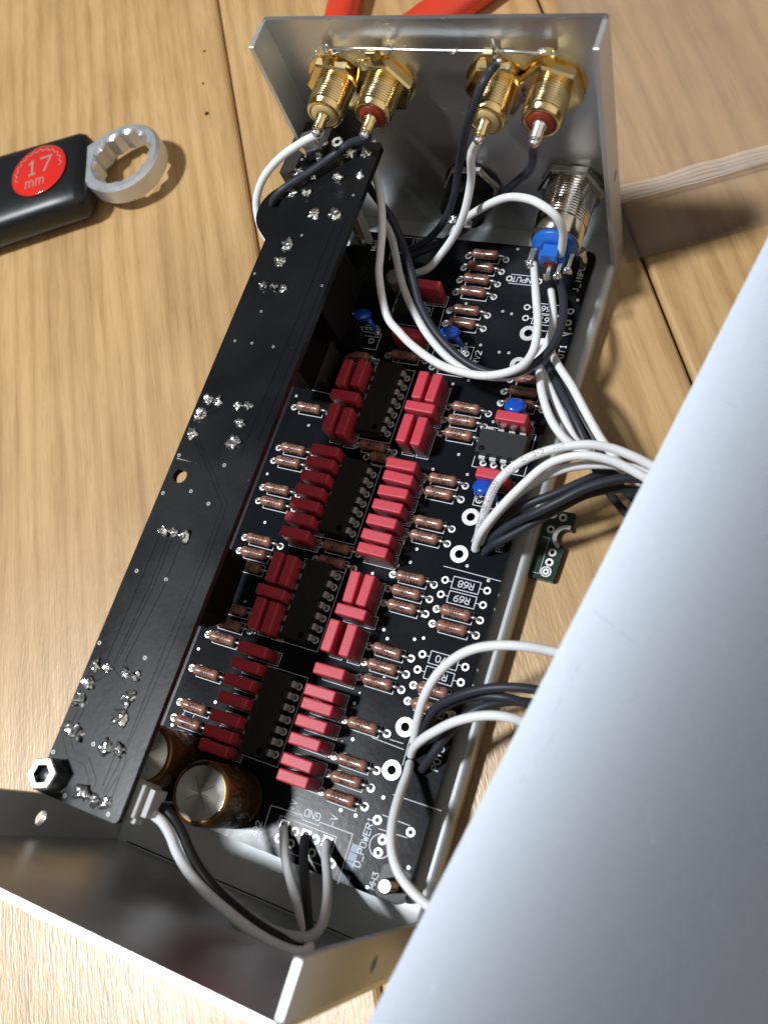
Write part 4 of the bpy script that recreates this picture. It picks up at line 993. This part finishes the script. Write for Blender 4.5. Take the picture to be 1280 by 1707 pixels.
# POT3 bundle
B3 = [
 ('white_wire', 'upper white wire of the lower bundle arching high over the rail', WHITEW, [(690, 1238, 10.5), (692, 1222, 13), (697, 1195, 17), (707, 1162, 21), (729, 1124, 25), (760, 1096, 28), (794, 1081, 30), (833, 1076, 31), (874, 1078, 31), (915, 1085, 30), (960, 1098, 29), (1050, 1140, 27)]),
 ('white_wire', 'lower white wire of the lower bundle', WHITEW, [(685, 1259, 10.8), (690, 1246, 14), (705, 1232, 18), (726, 1219, 21), (754, 1205, 24), (786, 1196, 26), (819, 1193, 27), (850, 1197, 27), (880, 1207, 26), (930, 1230, 25), (1010, 1280, 22)]),
 ('black_wire', 'upper dark wire of the lower bundle', BLACKW, [(703, 1232, 11), (709, 1206, 15), (727, 1180, 18), (760, 1162, 21), (800, 1150, 23), (840, 1146, 24), (885, 1149, 24), (940, 1160, 23), (1040, 1190, 20)]),
 ('black_wire', 'middle dark wire of the lower bundle', BLACKW, [(708, 1228, 11), (717, 1203, 14), (737, 1182, 17), (765, 1167, 19), (800, 1161, 20), (840, 1163, 21), (880, 1174, 20), (935, 1195, 18), (1020, 1240, 16)]),
 ('black_wire', 'thick lower dark wire of the lower bundle from beside the lettering', BLACKW, [(703, 1284, 11), (718, 1263, 14), (738, 1234, 16), (760, 1208, 18), (787, 1187, 19), (820, 1174, 19), (870, 1170, 18), (930, 1185, 16), (1010, 1225, 14)]),
 ('grey_wire', 'grey white wire running down from the lowest ring pad toward the corner stud', WHITEW, [(683, 1273, 11), (679, 1290, 14), (666, 1325, 18), (655, 1368, 22), (652, 1410, 25), (662, 1450, 27), (684, 1483, 28), (718, 1514, 28), (780, 1560, 28), (850, 1610, 26)])]
for n_, l_, m_, s_ in B3: wire(n_, l_, s_, m_, group=GP)
# supply wires at the front
wire('white_wire', 'thick white supply wire from the white connector, outermost of the front loop',
     [(226, 1342, 39), (246, 1353, 38.5), (269, 1369, 38), (284, 1393, 37), (295, 1421, 36), (314, 1454, 35), (341, 1486, 34.5), (374, 1516, 34), (418, 1551, 34), (462, 1577, 34), (495, 1588, 33), (514, 1582, 30), (512, 1563, 26), (502, 1530, 22), (488, 1482, 18), (476, 1430, 14), (472, 1380, 10.8)], WHITEW, r=.97, group=GS)
wire('black_wire', 'black supply wire from the white connector, middle of the front loop',
     [(238, 1332, 37.5), (262, 1341, 37), (286, 1360, 36.5), (303, 1388, 35.5), (317, 1421, 34.5), (335, 1452, 33.5), (360, 1483, 33), (392, 1513, 32.5), (428, 1541, 32), (465, 1563, 31), (495, 1573, 29.5), (512, 1562, 26), (513, 1530, 22), (509, 1480, 17), (506, 1430, 13), (508, 1396, 10.8)], BLACKW2, r=.97, group=GS)
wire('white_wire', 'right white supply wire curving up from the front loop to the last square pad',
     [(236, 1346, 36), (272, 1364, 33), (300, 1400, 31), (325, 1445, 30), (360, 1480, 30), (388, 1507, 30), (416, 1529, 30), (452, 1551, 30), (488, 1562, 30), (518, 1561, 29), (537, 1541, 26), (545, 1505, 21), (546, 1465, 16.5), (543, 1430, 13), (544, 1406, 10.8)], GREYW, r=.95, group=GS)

# ================================================================== GREEN BOARD SCRAP
g = empty('green_circuit_board'); tag(g, 'small dark green circuit board scrap with a half-round notch beside the rail', 'circuit board')
gp = [(901, 846), (959, 856), (950, 883)]
cen = W(944, 897, 2.0)
out = [W(a, b, 2.0)[:2] for a, b in ((902, 846), (959, 856), (952, 880))]
for k in range(9):
    a_ = R(70+k*23.5); out.append((cen.x+2.1*math.cos(a_), cen.y+2.1*math.sin(a_)))
out += [W(a, b, 2.0)[:2] for a, b in ((941, 914), (924, 964), (921, 970), (878, 960))] + [(28, -4), (30, 12)]
gh = [W(a, b, 2.0) for a, b in ((921.5, 858), (938.5, 863), (918, 882.5), (920.5, 921), (915.5, 937.5))]
plate('board', out, [(p.x, p.y, .45) for p in gh], 1.5, GREEN, g, Matrix.Translation((0, 0, .4)))
for o_ in list(g.children): pass
m = MB(); n0 = 10; vs = []
for k in range(n0+1):
    a_ = R(84+k*16.2); vs += [(cen.x+2.15*math.cos(a_), cen.y+2.15*math.sin(a_), 1.97), (cen.x+3.15*math.cos(a_), cen.y+3.15*math.sin(a_), 1.97)]
m.add(vs, [(2*k, 2*k+1, 2*k+3, 2*k+2) for k in range(n0)]); build('half_ring_pad', m, PADM, g)
for p in gh: build('solder_pad', MB().ring(p.x, p.y, 1.95, .95, .45, .06), PADM, g)
p = W(909.5, 953, 2.0); m = MB(); m.ring(p.x, p.y, 1.95, 1.25, .95, .06, 28); m.ring(p.x, p.y, 1.95, .75, .3, .06, 24); build('ring_pad', m, PADM, g)
m = MB(); m.strip([W(a, b, 2.0)[:2] for a, b in ((903, 894), (916, 898), (898, 956), (887, 953))], .14, 1.94, .04); build('silkscreen', m, GREENSILK, g)

# ================================================================== BLUE-GREY COVER
cv = empty('metal_cover'); tag(cv, 'blue grey metal cover standing over the wires at the lower right', 'metal cover')
a, b = W(1280, 400, 60), W(640, 1660, 60)
d = (b-a).normalized(); e0 = a-d*60; e1 = b+d*60; nrm = Vector((-d.y, d.x, 0));
if nrm.x < 0: nrm = -nrm
poly = [(e0.x, e0.y), (e1.x, e1.y), (e1.x+nrm.x*140, e1.y+nrm.y*140), (e0.x+nrm.x*140, e0.y+nrm.y*140)]
m = MB().prism(poly, 60, 61.2); build('top_sheet', m, COVER, cv)
sc = MB()
for k in range(26):
    t_ = random.uniform(.25, .8); w_ = random.uniform(2, 45); q_ = Vector(e0.lerp(e1, t_))+nrm*w_; an = random.uniform(0, 6.28); L_ = random.uniform(1.5, 9)
    sc.box(q_.x, q_.y, 61.2+.004+k*.0004, L_, random.uniform(.02, .05), .004, an)
o = build('hairline_scratches', sc, STEEL, cv); o['kind'] = 'stuff'
f0, f1 = Vector(poly[3]), Vector(poly[2])
m = MB().prism([tuple(f0), tuple(f1), (f1.x-nrm.x*1.2, f1.y-nrm.y*1.2), (f0.x-nrm.x*1.2, f0.y-nrm.y*1.2)], 0.02, 59.95); build('side_sheet', m, COVER, cv)
# far end cap sheets carry it as well (outside the picture)
for s_, pt in ((1, Vector((e1.x, e1.y))), (-1, Vector((e0.x, e0.y)))):
    q = pt+Vector((nrm.x, nrm.y))*90; dd = Vector((d.x, d.y))*s_
    m = MB().prism([tuple(q), tuple(q+Vector((nrm.x, nrm.y))*48), tuple(q+Vector((nrm.x, nrm.y))*48-dd*1.2), tuple(q-dd*1.2)], .02, 59.95); build('end_sheet', m, COVER, cv)

# ================================================================== WRENCH
wr = empty('wrench'); tag(wr, 'box end wrench head with black handle and round red 17 mm sticker', 'wrench')
cxw, cyw = -121.3, 95.6; RO, RI = 13.3, 10.4; zt, zb = 10.2, 3.4
ax_dir = Vector((-35, -9)).normalized()              # towards the handle
seg = 96; vs = []; fs = []
def ro(a):
    # outer outline: circle drawn out into a neck towards the handle
    dv = Vector((math.cos(a), math.sin(a))); c = dv.dot(ax_dir)
    return RO+(max(c, 0)**6)*4.5
def ri(a):
    k = (a/(2*math.pi)*12) % 1.0; t = abs(k-.5)*2
    return RI-1.25*(1-t)
for k in range(seg):
    a_ = 2*math.pi*k/seg; c_, s_ = math.cos(a_), math.sin(a_)
    for r_, z_ in ((ri(a_), zb), (ro(a_)-.8, zb), (ro(a_), zb+.8), (ro(a_), zt-.9), (ro(a_)-.9, zt), (max(ri(a_), RI-.2)+.4, zt), (ri(a_), zt-.8)): vs.append((c_*r_, s_*r_, z_))
for k in range(seg):
    k2 = (k+1) % seg
    for j in range(7): fs.append((k*7+j, k2*7+j, k2*7+(j+1) % 7, k*7+(j+1) % 7))
m = MB(); m.add(vs, fs); me = m.data('ring_head', CHROME); bm = bmesh.new(); bm.from_mesh(me); bmesh.ops.recalc_face_normals(bm, faces=bm.faces); bm.to_mesh(me); bm.free()
inst('ring_head', me, wr, loc=(cxw, cyw, 0))
# handle: lofted rounded sections along its axis
hA = Vector((-134.0, 90.8)); hd = Vector((-35.0, -15.5)).normalized(); hn = Vector((-hd.y, hd.x))
if hn.y < 0: hn = -hn
secs = [(-1.5, 25, 8), (0, 29.0, 13.0), (2, 30.5, 14.6), (12, 31, 15.2), (30, 32.5, 15.6), (60, 35, 15.8), (110, 33, 15)]
vs = []; q = 28
for s_, w_, h_ in secs:
    o_ = hA+hd*s_
    for k in range(q):
        a_ = 2*math.pi*k/q; ca_, sa_ = math.cos(a_), math.sin(a_); n_ = 3.6
        u_ = math.copysign(abs(ca_)**(2/n_), ca_)*w_/2; v_ = math.copysign(abs(sa_)**(2/n_), sa_)*h_/2
        vs.append((o_.x+hn.x*u_, o_.y+hn.y*u_, 6.7+v_*.82))
fs = [(i*q+k, i*q+(k+1) % q, (i+1)*q+(k+1) % q, (i+1)*q+k) for i in range(len(secs)-1) for k in range(q)]+[tuple(range(q-1, -1, -1)), tuple((len(secs)-1)*q+k for k in range(q))]
m = MB(); m.add(vs, fs, True); me = m.data('handle', BLACKP); bm = bmesh.new(); bm.from_mesh(me); bmesh.ops.recalc_face_normals(bm, faces=bm.faces); bm.to_mesh(me); bm.free()
hnd = inst('handle', me, wr)
sp_ = W(64, 283, 13.3)
m = MB().lathe([(9.9, 12.85), (10.1, 13.15), (9.5, 13.4), (.02, 13.42)], seg=48); stk = build('sticker', m, STICK, wr, loc=(sp_.x, sp_.y, 0))
m = MB(); ang = math.atan2(-hd.y, -hd.x)+R(2)
flat_text(m, '17', -.5, 1.6, 13.43, 5.5, ang, .8, .05, 5.4)
flat_text(m, 'mm', .9, -4.3, 13.43, 4.0, ang, .42, .05, 5.6)
zz = []
for k in range(0, 25):
    a_ = ang+R(-8+k*8.6); r_ = 8.6 if k % 2 else 7.7; zz.append((r_*math.cos(a_), r_*math.sin(a_)))
m.strip(zz, .28, 13.43, .05); build('printed_text', m, SILV, stk)

# ================================================================== PLIERS
pr_ = empty('pliers'); tag(pr_, 'pair of red plastic tool handles lying behind the back panel', 'pliers')
def grip(a0, a1, w_, name='handle'):
    m = MB(); a0, a1 = Vector(a0), Vector(a1); dd = (a1-a0).normalized(); nn = Vector((-dd.y, dd.x, 0)); vs = []; q = 20
    stn = [(0, .2), (.02, .65), (.06, .92), (.15, 1), (.5, 1.02), (.9, .9), (1, .8)]
    for t, s_ in stn:
        o_ = a0.lerp(a1, t)
        for k in range(q):
            a_ = 2*math.pi*k/q; vs.append(o_+nn*(math.cos(a_)*w_/2*s_)+Vector((0, 0, math.copysign(abs(math.sin(a_))**.7, math.sin(a_))*4.6*s_)))
    m.add(vs, [(i*q+k, i*q+(k+1) % q, (i+1)*q+(k+1) % q, (i+1)*q+k) for i in range(len(stn)-1) for k in range(q)]+[tuple(range(q-1, -1, -1)), tuple((len(stn)-1)*q+k for k in range(q))], True)
    me = m.data(name, REDP); bm = bmesh.new(); bm.from_mesh(me); bmesh.ops.recalc_face_normals(bm, faces=bm.faces); bm.to_mesh(me); bm.free()
    return inst(name, me, pr_)
p, q = W(570, 20, 5), W(575, 0, 5); dv = (q-p).normalized()
grip(p-dv*45, p+dv*80, 10.0)
p, q = W(735, 20, 5), W(762, 0, 5); dv2 = (q-p).normalized()
grip(p-dv2*38, p+dv2*90, 13.0)
m = MB(); jc = (p+dv2*105); m.rbox(-32, 275, 4.6, 22, 70, 8, 2.0); build('jaws', m, STEEL, pr_)

# ================================================================== PLASTIC BAG
bag = empty('plastic_bag'); tag(bag, 'clear plastic zip bag lying on the wood behind the right corner', 'plastic bag')
b0, b1 = Vector((36.5, 80.2)), Vector((69.4, 95.7)); u = (b1-b0).normalized(); v = Vector((-u.y, u.x))
def bagz(s_, t_):
    return 1.2+1.6*abs(noise.noise(Vector((s_*.035, t_*.05, 3.1))))+.8*noise.noise(Vector((s_*.12, t_*.12, 9)))+.5
def bagsheet(name, s0, s1, t0, t1, ns, nt_, dz, mat, parent=bag, bumpf=None):
    vs = []
    for j in range(nt_+1):
        for i in range(ns+1):
            s_ = s0+(s1-s0)*i/ns; t_ = t0+(t1-t0)*j/nt_
            p_ = b0+u*s_+v*t_; z_ = bagz(s_, t_)+dz
            edge = min(s_-s0+.5, 6)/6; z_ = .15+(z_-.15)*min(1, max(.05, min((t_-t0)/5+.1, 1)))*max(.1, edge) if bumpf is None else z_+bumpf(t_)
            vs.append((p_.x, p_.y, max(z_, .12+dz*.2)))
    fs = [(j*(ns+1)+i, j*(ns+1)+i+1, (j+1)*(ns+1)+i+1, (j+1)*(ns+1)+i) for j in range(nt_) for i in range(ns)]
    m = MB(); m.add(vs, fs, True); return build(name, m, mat, parent)
bagsheet('top_film', 2.6, 95, 0, 110, 60, 60, .9, FILM)
bagsheet('bottom_film', 2.9, 95, .4, 110, 20, 20, -.75, FILM)
bagsheet('seal_band', -2, 95, 16.0, 21.5, 60, 6, 1.1, ZIPM, bumpf=lambda t: 0)
z0_ = 17.3
for t_, w_ in ((z0_-.3, .9), (z0_+1.0, .7), (z0_+2.1, .6), (z0_+3.3, .8)):
    pts = []
    for i in range(40):
        s_ = -2+97*i/39; tt = t_+.7*math.sin(s_*.03); p_ = b0+u*s_*1.0+v*(tt-s_*.03); pts.append((p_.x, p_.y, bagz(max(s_, 0), tt)+1.2))
    build('zip_ridge', MB().tube(pts, w_*.26, 8), ZIPM, bag)
